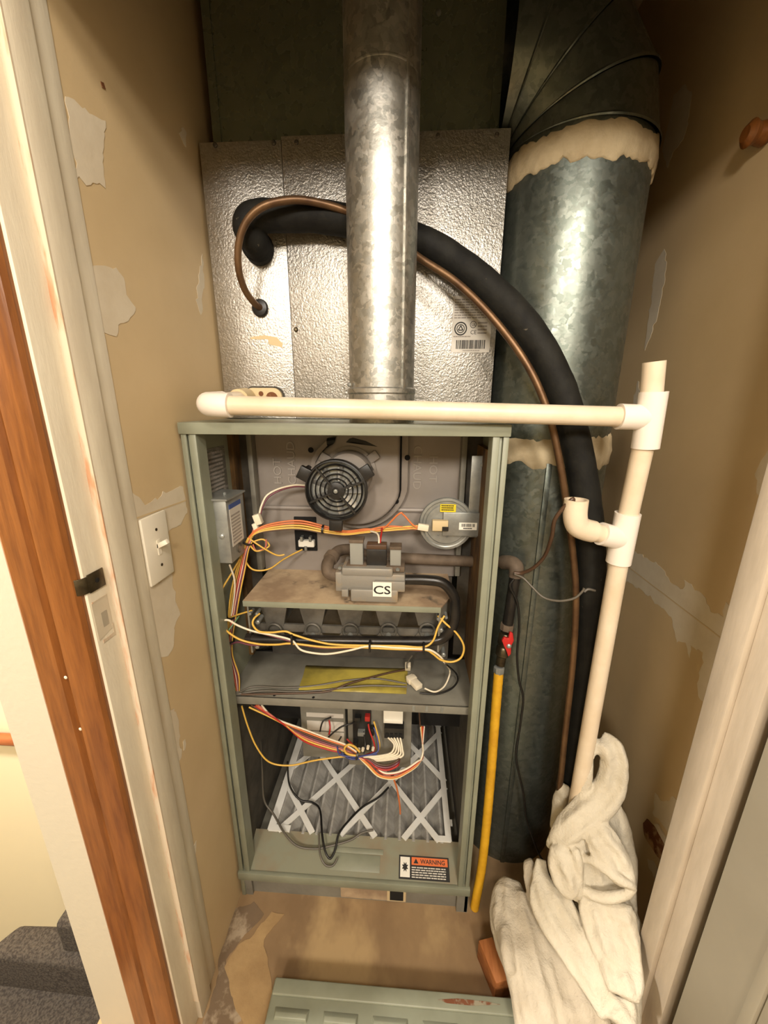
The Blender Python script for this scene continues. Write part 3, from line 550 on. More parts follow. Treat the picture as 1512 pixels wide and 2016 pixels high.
dd = Vector((n2.x-n1.x, n2.y-n1.y, 0)); de = Vector((dd.x, -dd.y, 0))
sl = abs(dd.y/dd.x); per = n4.x-n1.x      # two lattice periods of the diamond grid lie between these crossings
for k in range(-2, 5):
    for sg in (1, -1):
        c_ = Vector((n1.x+per/2*k, n1.y, 0)); p_, q_ = clip(c_, c_+Vector((1, sg*sl, 0)))
        if (q_-p_).length > .04 and x0-.001 <= p_.x <= x1+.001: bar(p_, q_, .013)
bar((x0+.006, y0), (x0+.006, y1), .018, 'frame_edge'); bar((x1-.005, y0), (x1-.005, y1), .014, 'frame_edge'); bar((x0, y0+.004), (x0+.05, y0+.004), .014, 'frame_edge'); bar((x1-.03, y0+.004), (x1, y0+.004), .012, 'frame_edge')
MB().box(x1-.001, x1+.008, .105, .118, ZF-.004, ZF).build('frame_tab', filt_w, fl)
# yellow sheet on the deck
P = [s(*p, Z=ZD+.001) for p in ((602, 1312), (697, 1314), (803, 1316), (800, 1366), (690, 1364), (588, 1359))]
g = [[a.lerp(b, k/6)+Vector((0, 0, .0012+.0016*math.sin(k*1.3+j*2))) for k in range(7)] for j, (a, b) in enumerate(((P[5], P[0]), (P[4], P[1]), (P[3], P[2])))]
o = MB().grid(g).build('instruction_sheet', yellow_film, None, 'yellow translucent instruction sheet lying on the blower deck', 'paper')
md = o.modifiers.new('thickness', 'SOLIDIFY'); md.thickness = .0006*S
# ------------------------------------------------------------------ coil case and plenum above
cc = thing('coil_case', (0, .4, 1.0), 'bright galvanised evaporator coil case standing on the furnace', 'coil case')
YC = .163
MB().box(-.250, -.1135, YC, YC+.008, 1.017, 1.455).build('front_panel', galv_bright, cc, bevel=.0008)
MB().box(-.1125, .252, YC-.0015, YC+.0065, 1.017, 1.459).build('front_panel', galv_bright, cc, bevel=.0008)
MB().box(-.248, .250, YC+.0085, FD, 1.017, 1.452).build('case_body', galv_bright, cc)
for p in ((583, 649),): MB().lathe(s(*p, Y=YC-.0015), (0, -1, 0), [(.0042, -.001), (.0042, .0012), (.0018, .0028)], 10).build('case_screw', brassy, cc)
for p in ((539, 281), (584, 281), (424, 286), (862, 268), (978, 266)): MB().lathe(s(*p, Y=YC-.0005), (0, -1, 0), [(.0036, -.003), (.0036, .0016), (.0018, .0028)], 10).build('case_screw', darkmetal, cc)
# drain port plate at the bottom left
a, b = s(486, 800, Y=YC), s(557, 764, Y=YC); zc = (a.z+b.z)/2
def stadium(x0, x1, z0, z1, y):
    r = (z1-z0)/2; zc = (z0+z1)/2; P = []
    for k in range(13): an = math.radians(-90+k*15); P.append((x1-r+r*math.cos(an), y, zc+r*math.sin(an)))
    for k in range(13): an = math.radians(90+k*15); P.append((x0+r+r*math.cos(an), y, zc+r*math.sin(an)))
    return P
MB().prism(stadium(a.x-.003, b.x+.003, a.z-.002, b.z+.003, YC-.003), (0, .003, 0)).build('port_gasket', liner, cc)
dp = MB().prism(stadium(a.x, b.x, a.z, b.z, YC-.010), (0, .008, 0)).build('drain_port_plate', tan_plastic, cc, bevel=.0015)
MB().lathe((b.x-.019, YC-.0101, zc-.002), (0, -1, 0), [(.0115, 0), (.0115, .0008)], 20).build('drain_port_opening', exposed, cc)
MB().lathe(s(514, 775, Y=YC-.0101), (0, -1, 0), [(.0045, 0), (.0045, .0008)], 12).build('drain_port_opening', exposed, cc)
# printed certification label
a, b = s(888, 694, Y=YC-.002), s(971, 582, Y=YC-.002); yl = YC-.0016
cl = box('certification_label', silver_label, (a.x, b.x, yl-.0005, yl, a.z, b.z), cc)
W_, H_ = b.x-a.x, b.z-a.z
def onl(u, v): return Vector((a.x+W_*u, yl-.0005, a.z+H_*v))
q = lines(MB(), onl(.04, .60), (1, 0, 0), (0, 0, 1), W_*.92, H_*.36, 8, thick=.0003); lines(q, onl(.04, .27), (1, 0, 0), (0, 0, 1), W_*.5, H_*.04, 1, thick=.0003); lines(q, onl(.66, .32), (1, 0, 0), (0, 0, 1), W_*.3, H_*.24, 4, .8, thick=.0003); lines(q, onl(.3, .02), (1, 0, 0), (0, 0, 1), W_*.5, H_*.03, 1, thick=.0003)
q.build('small_print', greyink, cl)
q = MB(); x = .12
while x < .86:
    k = random.choice((.010, .016, .024)); p = onl(x, .065); q.box(p.x, p.x+W_*k, yl-.0008, yl-.0005, p.z, p.z+H_*.16); x += k+random.choice((.008, .014))
q.build('barcode', ink, cl)
p = onl(.22, .43); q = MB().ring(p, (0, -1, 0), W_*.135, W_*.165, .0003).ring(p, (0, -1, 0), W_*.085, W_*.105, .0003)
for an in (90, 210, 330):
    c0 = p+Vector((math.cos(math.radians(an)), 0, math.sin(math.radians(an))))*W_*.07; c1 = p+Vector((math.cos(math.radians(an+120)), 0, math.sin(math.radians(an+120))))*W_*.07; d_ = (c1-c0).normalized(); n_ = Vector((-d_.z, 0, d_.x))*W_*.012
    q.prism([c0-n_, c1-n_, c1+n_, c0+n_], (0, -.0003, 0))
q.build('round_emblem', ink, cl)
p = onl(.54, .50); MB().ring(p, (0, -1, 0), W_*.07, W_*.083, .0003).build('round_mark', ink, cl)
text('mark_lettering', 'UL', ink, cl, p+Vector((-W_*.04, 0, -W_*.035)), (1, 0, 0), (0, 0, 1), W_*.07, .0002)
text('mark_lettering', 'CE', ink, cl, onl(.48, .33), (1, 0, 0), (0, 0, 1), H_*.07, .0002)
# faint tape residue
P = [s(x, y, Y=YC-.0001) for x, y in ((492, 664), (520, 660), (545, 664), (556, 676), (556, 684), (530, 678), (528, 668), (495, 668))]
MB().prism(P, (0, -.0005, 0)).build('tape_residue', tan_plastic, cc)
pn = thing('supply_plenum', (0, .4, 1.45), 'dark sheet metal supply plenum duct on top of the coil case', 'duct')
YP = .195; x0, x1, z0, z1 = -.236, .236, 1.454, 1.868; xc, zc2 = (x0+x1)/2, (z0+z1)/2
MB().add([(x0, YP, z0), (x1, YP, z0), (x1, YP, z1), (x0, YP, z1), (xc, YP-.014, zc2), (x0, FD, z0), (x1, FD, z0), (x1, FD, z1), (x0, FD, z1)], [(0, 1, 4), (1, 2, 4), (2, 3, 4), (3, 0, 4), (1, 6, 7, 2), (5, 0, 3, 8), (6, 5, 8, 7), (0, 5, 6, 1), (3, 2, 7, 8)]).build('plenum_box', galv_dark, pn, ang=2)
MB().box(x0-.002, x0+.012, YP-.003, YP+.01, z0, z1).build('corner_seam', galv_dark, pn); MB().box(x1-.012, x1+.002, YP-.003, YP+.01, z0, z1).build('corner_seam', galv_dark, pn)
MB().lathe((.135, YP-.006, 1.62), (0, -1, 0), [(.004, 0), (.004, .002), (.002, .003)], 10).build('plenum_screw', steel, pn)
# ------------------------------------------------------------------ vent pipe
vp = thing('vent_pipe', (.058, .05, 1.0), 'round galvanised vent pipe rising in front of the coil case', 'pipe')
CX_, CY_ = .058, .052
MB().lathe((CX_, CY_, 0), (0, 0, 1), [(.0505, 1.064), (.0505, 1.868)], 56).build('pipe_section', galv_pipe, vp)
MB().lathe((CX_, CY_, 0), (0, 0, 1), [(.0520, 1.016), (.0520, 1.058), (.0535, 1.060), (.0535, 1.066), (.0515, 1.068), (.0505, 1.068)], 56, False).build('pipe_collar', galv_pipe, vp)
MB().obox((CX_+.034, CY_-.038, 1.46), (.003, .004, .80), (1, .9, 0), (-.9, 1, 0), (0, 0, 1)).build('lock_seam', galv_pipe, vp)
MB().lathe((CX_-.046, CY_-.026, 1.072), (-.8, -.45, 0), [(.003, 0), (.003, .004), (.001, .005)], 10).build('pipe_screw', steel, vp)
MB().lathe((CX_, CY_, 0), (0, 0, 1), [(.0508, 1.445), (.0513, 1.447), (.0508, 1.449)], 56, False).build('pipe_joint', galv_pipe, vp)
# ------------------------------------------------------------------ round duct with segmented elbow, mastic joints
rd = thing('round_duct', (.372, .22, FL), 'large round galvanised duct with segmented elbow and cream mastic joints', 'duct')
DX, DY, DR = .372, .220, .118
MB().lathe((DX, DY, 0), (0, 0, 1), [(DR+.0015, FL), (DR+.0015, .965)], 72).build('lower_pipe', galv_duct, rd); MB().lathe((DX, DY, 0), (0, 0, 1), [(DR, .95), (DR, 1.437)], 72).build('upper_pipe', galv_duct, rd)
MB().box(DX-.028, DX-.018, DY-DR-.0022, DY-DR+.004, FL, .945).build('lock_seam', galv_duct, rd, bevel=.001)
EX, EZ, ER = .2385, 1.436, .1335   # elbow: quarter turn into the plenum's right side
def esec(a, r):
    c = Vector((EX+ER*math.cos(a), DY, EZ+ER*math.sin(a))); ax = Vector((-math.sin(a), 0, math.cos(a))); u = Vector((math.cos(a), 0, math.sin(a)))
    return c, ax, u
angs = [0, 22, 46, 70, 90]
for i in range(4):
    G = []
    for an, rr in ((angs[i], DR+.002), (angs[i]+1.0, DR+.0028), (angs[i]+2.4, DR+.0005), (angs[i+1]-1.5, DR-.001), (angs[i+1], DR-.001)):
        row = []
        for k in range(64):
            th = 2*math.pi*k/64; # straight gore: intersect generator lines with mitre planes
            am = math.radians((angs[i]+angs[i+1])/2); c, ax, u = esec(am, DR); p0 = c+(u*math.cos(th)+Vector((0, 1, 0))*math.sin(th))*rr
            a = math.radians(an); nrm = Vector((-math.sin(a), 0, math.cos(a))); o_ = Vector((EX, DY, EZ)); t_ = (o_-p0).dot(nrm)/ax.dot(nrm); row.append(p0+ax*t_)
        G.append(row)
    MB().grid(G, True).build('elbow_gore', galv_duct, rd, ang=28)
def mastic_band(zlo, zhi, R0, seed, wob):
    G = []; n = 140
    def e(k, o): 
        th = 2*math.pi*k/n; p = Vector((math.cos(th), math.sin(th), o))
        return noise.noise(p*3+Vector((seed, 0, 0)))*wob+noise.noise(p*11+Vector((seed, 3, 0)))*wob*.7+noise.noise(p*30)*wob*.35
    for j, (f_, h) in enumerate(((0, .0), (.04, .0028), (.3, .0042), (.5, .0055), (.7, .0042), (.96, .0026), (1, 0))):
        row = []
        for k in range(n):
            th = 2*math.pi*k/n; lo = zlo+e(k, 1.3); hi = zhi+e(k, 7.7); z = lo+(hi-lo)*f_; r = R0+h+noise.noise(Vector((math.cos(th)*9, math.sin(th)*9, z*90)))*.0015*(1 if h else 0)
            row.append((DX+r*math.cos(th), DY+r*math.sin(th), z))
        G.append(row)
    MB().grid(G, True).build('mastic_band', mastic, rd, ang=60)
mastic_band(1.388, 1.432, DR+.0002, 1, .010); mastic_band(.938, .988, DR+.0005, 5, .010)
# ------------------------------------------------------------------ refrigerant lines
sl_ = thing('suction_line', (.4, .06, FL), 'thick black foam insulated refrigerant line arching from the coil case to the floor', 'pipe')
H = [s(512, 492, Y=.150), s(500, 470, Y=.128), s(487, 447, Y=.118), s(500, 428, Y=.118), s(560, 425, Y=.126), s(640, 428, Y=.129), s(740, 448, Y=.130), s(835, 478, Y=.127), s(905, 520, Y=.118), s(975, 578, Y=.095), s(1045, 655, Y=.070), s(1100, 755, Y=.058), s(1133, 870, Y=.050), s(1152, 970, Y=.048), s(1163, 1080, Y=.050), s(1165, 1200, Y=.052), s(1150, 1350, Y=.052), s(1128, 1500, Y=.052), s(1105, 1640, Y=.052)]
end = H[-1].copy(); end.z = FL+.004; H.append(end)
HP = spline(H, 8); MB().tube(HP, [.0228+.0012*noise.noise(p*40)-.003*min(1, max(0, (.75-p.z)*4)) for p in HP], 20).build('foam_sleeve', foam, sl_, ang=70)
g_ = s(512, 492, Y=YC); MB().lathe(g_, (0, -1, 0), [(.024, 0), (.026, .004), (.024, .022), (.022, .024)], 24).build('wall_collar', foam, sl_)
tt = MB().tube(spline(sp([(1150, 1165), (1158, 1160), (1172, 1163)], .026), 5), .0022, 6).build('tie_wire', WIRE['grey'], sl_)
ll = thing('liquid_line', (.3, .05, FL), 'thin bare copper refrigerant line looping beside the black insulated line', 'pipe')
Lp = [s(513, 606, Y=.156), s(500, 596, Y=.140), s(482, 570, Y=.120), s(470, 530, Y=.100), s(470, 480, Y=.088), s(485, 437, Y=.082), s(515, 408, Y=.080), s(560, 395, Y=.085), s(610, 396, Y=.095), s(680, 415, Y=.108), s(750, 450, Y=.112), s(822, 505, Y=.100), s(900, 557, Y=.085), s(975, 632, Y=.066), s(1040, 722, Y=.045), s(1080, 815, Y=.034), s(1103, 915, Y=.030), s(1116, 1000, Y=.034), s(1128, 1090, Y=.040), s(1134, 1180, Y=.040), s(1128, 1300, Y=.038), s(1112, 1450, Y=.034), s(1098, 1580, Y=.030)]
end = Lp[-1].copy(); end.z = FL+.003; Lp.append(end)
MB().tube(spline(Lp, 8), .0056, 12).build('copper_tube', copper, ll, ang=70)
MB().lathe(s(513, 607, Y=YC-.001), (0, -1, 0), [(.0135, 0), (.015, .003), (.013, .007), (.007, .009)], 22).build('rubber_grommet', blackp, ll)
# ------------------------------------------------------------------ PVC condensate drain, glued into one piece
pv = thing('condensate_drain', (.43, 0, FL), 'white PVC condensate drain pipe running over the furnace top and down the right side', 'drain pipe')
RP, RF = .0136, .0175
J1, J2 = s(1279, 822, Y=-.018), s(1226, 1062, Y=-.010)
top = s(1288, 712, Y=-.020); base = Vector((J2.x+.004, -.008, FL+.001))
e0 = s(420, 797, Y=-.018)
MB().tube([e0, J1], RP, 24).build('pipe', pvc_y, pv); 
def hollow(a, b, r, m_, name='pipe'):
    a, b = Vector(a), Vector(b); L_ = (b-a).length; MB().lathe(a, b-a, [(r, 0), (r, L_), (r-.0025, L_), (r-.0025, L_-.02)], 24).build(name, m_, pv)
hollow(J1, top, RP, pvc_y); MB().tube([J1, J2], RP, 24).build('pipe', pvc_y, pv); MB().tube([J2, base], RP, 24).build('pipe', pvc_y, pv)
def tee(J, up, dn, side, lu, ld, ls):
    up = (Vector(up)-J).normalized(); dn = (Vector(dn)-J).normalized(); side = (Vector(side)-J).normalized()
    q = MB(); ax = (up-dn).normalized()
    q.lathe(J, ax, [(RP, -ld), (RF, -ld), (RF, lu), (RP, lu)], 28, False)
    q.lathe(J, side, [(RF*.9, 0), (RF*.98, RF*.9), (RF, ls-.001), (RF, ls), (RP, ls)], 28, False)
    q.build('tee_fitting', pvc_w, pv, bevel=0)
tee(J1, top, J2, e0, .034, .042, .042)
ST = s(1105, 1030, Y=-.03)
tee(J2, J1, base, ST+Vector((0, 0, .0)), .042, .038, .040)
# left elbow turning back to the drain port
E1 = e0+Vector((-.008, .022, 0)); back = Vector((s(470, 778, Y=.10).x, .10, s(470, 780, Y=.10).z))
arcp = spline([e0+Vector((.026, -.001, -.0006)), e0+Vector((.004, 0, 0)), e0+Vector((-.012, .012, .001)), e0+Vector((-.004, .040, .003))], 6)
MB().tube(arcp, RF, 24).build('elbow_fitting', pvc_w, pv, ang=60)
b1 = e0+Vector((-.004, .040, .003)); port = Vector((s(490, 786, Y=YC).x, YC-.012, s(490, 783, Y=YC).z))
MB().tube([b1-Vector((0, .01, 0)), b1.lerp(port, .95)], RP, 20).build('pipe', pvc_y, pv)
MB().tube([b1.lerp(port, .62), port], RF, 20).build('threaded_adapter', tan_plastic, pv)
# open stub elbow on the lower tee
sd = (ST-J2).normalized(); x2 = J2+sd*.040; x3 = J2+sd*.054
MB().tube([J2+sd*.02, x3+sd*.01], RP, 20).build('pipe', pvc_y, pv)
q = spline([x3, x3+sd*.016, x3+sd*.028+Vector((0, 0, .004)), x3+sd*.034+Vector((0, 0, .018)), x3+sd*.034+Vector((-.001, 0, .040))], 5)
MB().tube(q, RF-.001, 24, cap=False).build('elbow_fitting', pvc_y, pv, ang=60)
MB().lathe(q[-1], q[-1]-q[-3], [(RF-.001, -.001), (RF-.001, .001), (RF-.004, .001), (RF-.004, -.03), (.0001, -.03)], 24, False).build('open_end', pvc_y, pv)
STUB = q[-1].copy()
# ------------------------------------------------------------------ gas line outside the cabinet
gl = thing('gas_pipe', (.28, .1, .6), 'black iron gas pipe with dusty elbow beside the furnace', 'pipe')
g0 = s(984, 1106, Y=.147); g0.x = .251; gx = s(1010, 1122, Y=.070)
MB().tube([g0, s(985, 1107, Y=.12)+Vector((.01, 0, 0))], .0105, 14).build('pipe', ironfit, gl)
el = spline([s(990, 1107, Y=.118), s(1006, 1108, Y=.100), s(1016, 1116, Y=.088), s(1016, 1136, Y=.084)], 6)
MB().tube(el, .0135, 16).build('elbow_fitting', ironfit, gl, ang=60)
ga, gb = s(1015, 1130, Y=.084), s(999, 1232, Y=.075); MB().tube([ga, gb], .0100, 16).build('pipe', blackpipe, gl)
MB().lathe(s(999, 1228, Y=.075), (gb-ga), [(.0125, 0), (.0125, .012)], 8).build('union_nut', ironfit, gl)
gv2 = thing('gas_shutoff_valve', s(993, 1300, Y=.07), 'small gas shutoff valve with red handle between black pipe and yellow hose', 'valve')
v0, v1 = s(996, 1246, Y=.074), s(984, 1312, Y=.070)
MB().lathe(v0, v1-v0, [(.010, 0), (.012, .004), (.013, .02), (.010, .028), (.0125, .032), (.0125, .046), (.009, .05), (.009, .068)], 16).build('valve_body', brassy, gv2)
hz = [s(*q, Y=.054) for q in ((1004, 1245), (1010, 1247), (1012, 1262), (1007, 1272), (1006, 1288), (1001, 1294), (997, 1282), (992, 1272), (988, 1262), (993, 1255), (1001, 1258))]
MB().prism(hz, (0, .006, 0)).build('red_handle', red_m, gv2, bevel=.0016)
MB().lathe(s(1002, 1272, Y=.0535), (0, -1, 0), [(.0035, -.014), (.0045, .001), (.002, .003)], 10).build('handle_screw', steel, gv2)
gh = thing('gas_hose', (.26, .04, FL), 'yellow coated flexible gas connector hanging beside the right post', 'hose')
hp = sp([(982, 1322, .066), (978, 1370, .062), (972, 1450, .056), (965, 1540, .048), (957, 1630, .038), (948, 1710, .026), (938, 1765, .010)], .05); e_ = hp[-1].copy(); e_.z = FL+.004; hp.append(e_+Vector((-.003, -.004, 0)))
hq = spline(hp, 14); MB().tube(hq, [.0094+.0002*math.sin(i*1.9) for i in range(len(hq))], 14).build('hose', yhose, gh, ang=60)
MB().lathe(s(983, 1312, Y=.067), (hp[0]-s(983, 1312, Y=.067)), [(.0075, 0), (.0105, .002), (.0105, .012), (.009, .014)], 8).build('flare_nut', steel, gh)
# ------------------------------------------------------------------ cables outside
t = thing('control_cable', STUB, 'thin brown control cable from the open PVC elbow to the gas elbow', 'cable')
MB().tube(spline([STUB+Vector((-.003, .004, -.01)), STUB+Vector((-.008, -.004, .002)), *sp([(1094, 1020, -.02), (1086, 1058, .0), (1072, 1095, .03), (1050, 1118, .05), (1028, 1128, .065), (1012, 1128, .068)], 0)], 7), .0031, 8).build('wire', WIRE['brown'], t, ang=70)
t = thing('sagging_cable', s(1080, 1180, Y=.05), 'thin grey cable sagging from gas pipe to the black insulated line', 'cable')
MB().tube(spline(sp([(1012, 1130, .066), (1030, 1138, .065), (1048, 1156, .055), (1070, 1176, .045), (1100, 1183, .032), (1130, 1178, .024), (1146, 1165, .022), (1150, 1158, .022)], .05), 7), .0020, 8).build('wire', WIRE['grey'], t, ang=70)
t = thing('dangling_cable', s(1030, 1660, Y=.05), 'thin black cable dangling down the front of the round duct', 'cable')
cp = spline(sp([(1012, 1140, .066), (1004, 1155, .066), (1018, 1185, .068), (1022, 1230, .075), (1018, 1290, .080), (1022, 1340, .080), (1030, 1375, .080), (1024, 1430, .078), (1016, 1490, .074), (1030, 1560, .070), (1036, 1610, .068), (1052, 1660, .058), (1066, 1690, .045), (1085, 1705, .030)], .07), 7)
MB().tube(cp, .0022, 8).build('wire', WIRE['black'], t, ang=70)
# ------------------------------------------------------------------ wiring harnesses inside
def tie(parent, P, Y, ax, r=.008): MB().lathe(s(*P, Y=Y), ax, [(r-.002, -.002), (r, -.002), (r, .002), (r-.002, .002), (r-.002, -.002)], 14, False).build('cable_tie', blackp, parent)
uh = thing('pressure_switch_harness', s(640, 1050, Y=.12), 'bundle of orange and yellow wires running to the round pressure switch', 'wiring')
sp_ = []
for colr, dy, de, en in (('orange', 0, -3, (838, 1044)), ('yellow', 4, 3, (836, 1034)), ('yellow', 8, 6, (838, 1038)), ('brown', 10, 0, (840, 1042)), ('orange', -4, -8, (806, 1022))):
    P = [(486, 1068+de*.5, .088), (505, 1045+dy*.6, .088), (540, 1034+dy, .10), (590, 1030+dy*1.2, .112), (640, 1040+dy, .115), (680, 1048+dy*.6, .112), (720, 1044+dy*.6, .108), (770, 1036+dy, .105), (*en, .100)]
    if en[0] == 806: P = P[:-2]+[(752, 1042, .105), (785, 1012, .10), (795, 1014, .10), (815, 1035, .098), (838, 1042, .098)]
    sp_.append((colr, .0019, sp(P, .1)))
wires(uh, sp_)
tie(uh, (636, 1042), .1145, (1, 0, -.1), .009)
c = s(833, 1038, Y=.098); MB().obox(c, (.02, .008, .012), (1, 0, -.15), (0, 1, 0), (.15, 0, 1)).build('plug', WIRE['white'], uh, bevel=.001)
th = thing('trunk_harness', s(470, 1200, Y=.06), 'vertical trunk of coloured wires along the left inside wall', 'wiring')
sp_ = []
for i, (colr, o) in enumerate((('yellow', -7), ('yellow', -3), ('orange', 0), ('red', 3), ('purple', 6), ('purple', 8), ('pink', 1), ('white', 4), ('yellow', 9), ('brown', -1))):
    sp_.append((colr, .0018, sp([(492+o*.4, 1062+o*.5, .087), (482+o*.7, 1085, .084), (473+o, 1120, .080), (463+o*1.1, 1165, .072), (456+o*.9, 1215, .064), (452+o*.6, 1255, .058), (453+o*.5, 1290, .054), (460+o*1.1, 1330, .050), (467+o*.4, 1362, .046)], .06)))
wires(th, sp_)
tie(th, (486, 1067), .087, (.6, 0, 1), .010); tie(th, (453, 1262), .058, (0, 0, 1), .009); tie(th, (455, 1215), .064, (0, 0, 1), .008)
wires(th, [('yellow', .0017, sp([(490, 1070, .087), (505, 1085, .09), (530, 1075, .1), (518, 1062, .095), (500, 1066, .09)], .09)), ('yellow', .0017, sp([(482, 1080, .085), (484, 1105, .085), (500, 1122, .088), (530, 1120, .10), (560, 1100, .13), (595, 1082, .16)], .1)), ('yellow', .0017, sp([(493, 1062, .087), (520, 1080, .09), (545, 1093, .1), (560, 1092, .105)], .09)), ('pink', .0015, sp([(498, 1072, .09), (505, 1084, .092), (522, 1078, .094), (524, 1062, .094)], .09)), ('yellow', .0018, sp([(472, 1100, .08), (455, 1130, .06), (437, 1160, .035), (427, 1185, .02)], .06)), ('white', .0018, sp([(452, 1112, .05), (461, 1138, .06), (462, 1165, .065), (456, 1212, .064)], .06)), ('green', .0018, sp([(436, 1270, .022), (448, 1245, .03), (464, 1222, .045), (470, 1214, .055)], .04)), ('yellow', .0018, sp([(455, 1215, .064), (475, 1208, .058), (496, 1202, .05)], .06)), ('green', .0017, sp([(452, 1280, .057), (456, 1320, .052), (466, 1358, .047)], .05))])
bh = thing('burner_harness', s(640, 1280, Y=.03), 'yellow and white wires tied along the black burner manifold', 'wiring')
wires(bh, [('yellow', .0020, sp([(511, 1208, .046), (500, 1218, .034), (498, 1230, .03), (510, 1243, .029), (535, 1245, .028), (562, 1243, .027), (580, 1250, .026), (620, 1262, .025), (660, 1269, .025), (730, 1271, .025), (790, 1272, .025), (832, 1274, .026), (852, 1262, .030), (862, 1235, .036), (875, 1212, .044)], .03)),
    ('white', .0020, sp([(436, 1222, .020), (450, 1221, .022), (470, 1232, .028), (500, 1243, .030), (545, 1252, .026), (575, 1261, .024), (592, 1279, .023), (620, 1286, .023), (650, 1287, .023), (690, 1280, .024), (727, 1272, .024), (780, 1275, .024), (833, 1278, .025), (850, 1281, .025), (866, 1292, .030), (874, 1302, .034)], .03)),
    ('yellow', .0020, sp([(432, 1226, .020), (450, 1245, .024), (475, 1260, .027), (510, 1268, .027), (545, 1269, .026), (575, 1267, .025), (640, 1274, .026), (700, 1274, .025), (780, 1278, .024), (835, 1279, .025), (852, 1287, .026), (868, 1299, .028), (890, 1303, .030), (908, 1294, .032), (913, 1272, .034), (900, 1248, .036), (878, 1228, .040), (862, 1212, .045)], .03)),
    ('purple', .0018, sp([(456, 1268, .045), (470, 1264, .035), (500, 1270, .030), (575, 1268, .028), (640, 1276, .027), (727, 1275, .027), (835, 1281, .027)], .03)),
    ('purple', .0018, sp([(520, 1248, .029), (550, 1256, .028), (577, 1264, .027)], .03))])
for P in ((575, 1258), (728, 1273), (834, 1277)): MB().box(s(P[0]-2, P[1], Y=.024).x, s(P[0]+2, P[1], Y=.024).x, .019, .032, s(P[0], P[1]+9, Y=.024).z, s(P[0], P[1]-9, Y=.024).z).build('cable_tie', blackp, bh, bevel=.001)
ih = thing('inducer_lead', s(520, 1010, Y=.12), 'white wire with clear plug from the inducer fan', 'wiring')
wires(ih, [('white', .0020, sp([(606, 956, .112), (580, 955, .125), (550, 962, .128), (526, 975, .12), (515, 995, .108), (511, 1010, .1)], .1)), ('purple', .0018, sp([(606, 959, .113), (580, 958, .126), (550, 966, .13), (528, 979, .122), (517, 998, .11), (513, 1012, .1)], .1))])
c = s(508, 1022, Y=.095); MB().obox(c, (.013, .012, .02), (1, 0, .3), (0, 1, 0), (-.3, 0, 1)).obox(c+Vector((-.004, -.003, -.016)), (.009, .009, .018), (1, 0, .3), (0, 1, 0), (-.3, 0, 1)).build('plug', WIRE['white'], ih, bevel=.001)
wires(ih, [('pink', .0018, sp([(502, 1036, .092), (496, 1052, .089), (490, 1066, .087)], .09))])
vh = thing('gas_valve_lead', s(745, 1060, Y=.08), 'short red and white lead rising from the gas valve connector', 'wiring')
wires(vh, [('white', .0018, sp([(745, 1078, .066), (746, 1060, .075), (742, 1050, .09), (730, 1046, .105)], .08)), ('red', .0018, sp([(748, 1078, .066), (749, 1062, .076), (751, 1050, .09), (752, 1040, .104)], .08))])
dh = thing('deck_cable', s(800, 1350, Y=.08), 'grey cables with translucent plug lying on the blower deck', 'wiring')
zz = ZD+.003
def od(P): return [s(q[0], q[1], Z=zz+(q[2] if len(q) > 2 else 0)) for q in P]
wires(dh, [('grey', .0020, od([(470, 1364), (500, 1352), (560, 1354), (620, 1350), (680, 1340), (740, 1336, .002), (800, 1346)])), ('grey', .0020, od([(470, 1366), (520, 1360), (580, 1362), (640, 1358), (720, 1350, .004), (800, 1352)])), ('brown', .0020, od([(475, 1367), (540, 1366), (610, 1364), (650, 1360), (690, 1345, .004), (760, 1326, .003), (800, 1318)])),
    ('white', .0018, od([(836, 1355, .01), (856, 1362, .006), (874, 1352, .008), (884, 1332, .02), (885, 1318, .03)])+sp([(874, 1303, .036)], .036)), ('black', .0018, od([(826, 1364, .006), (860, 1366, .004), (888, 1356, .006), (901, 1340, .012), (897, 1325, .02)])+sp([(878, 1308, .037)], .037)), ('grey', .0018, od([(801, 1316, .012), (802, 1305, .02), (812, 1290, .04)]))])
c = s(803, 1312, Z=zz+.008); MB().obox(c, (.012, .012, .016), (1, 0, 0), (0, 1, .4), (0, -.4, 1)).build('small_plug', WIRE['white'], dh, bevel=.001)
A, B = s(803, 1330, Z=zz+.008), s(828, 1356, Z=zz+.006); d_ = (B-A).normalized(); MB().obox((A+B)/2, (.036, .016, .010), d_, d_.cross(Vector((0, 0, 1))), (0, 0, 1)).obox(A.lerp(B, .3), (.012, .020, .011), d_, d_.cross(Vector((0, 0, 1))), (0, 0, 1)).build('plug', WIRE['white'], dh, bevel=.0012)
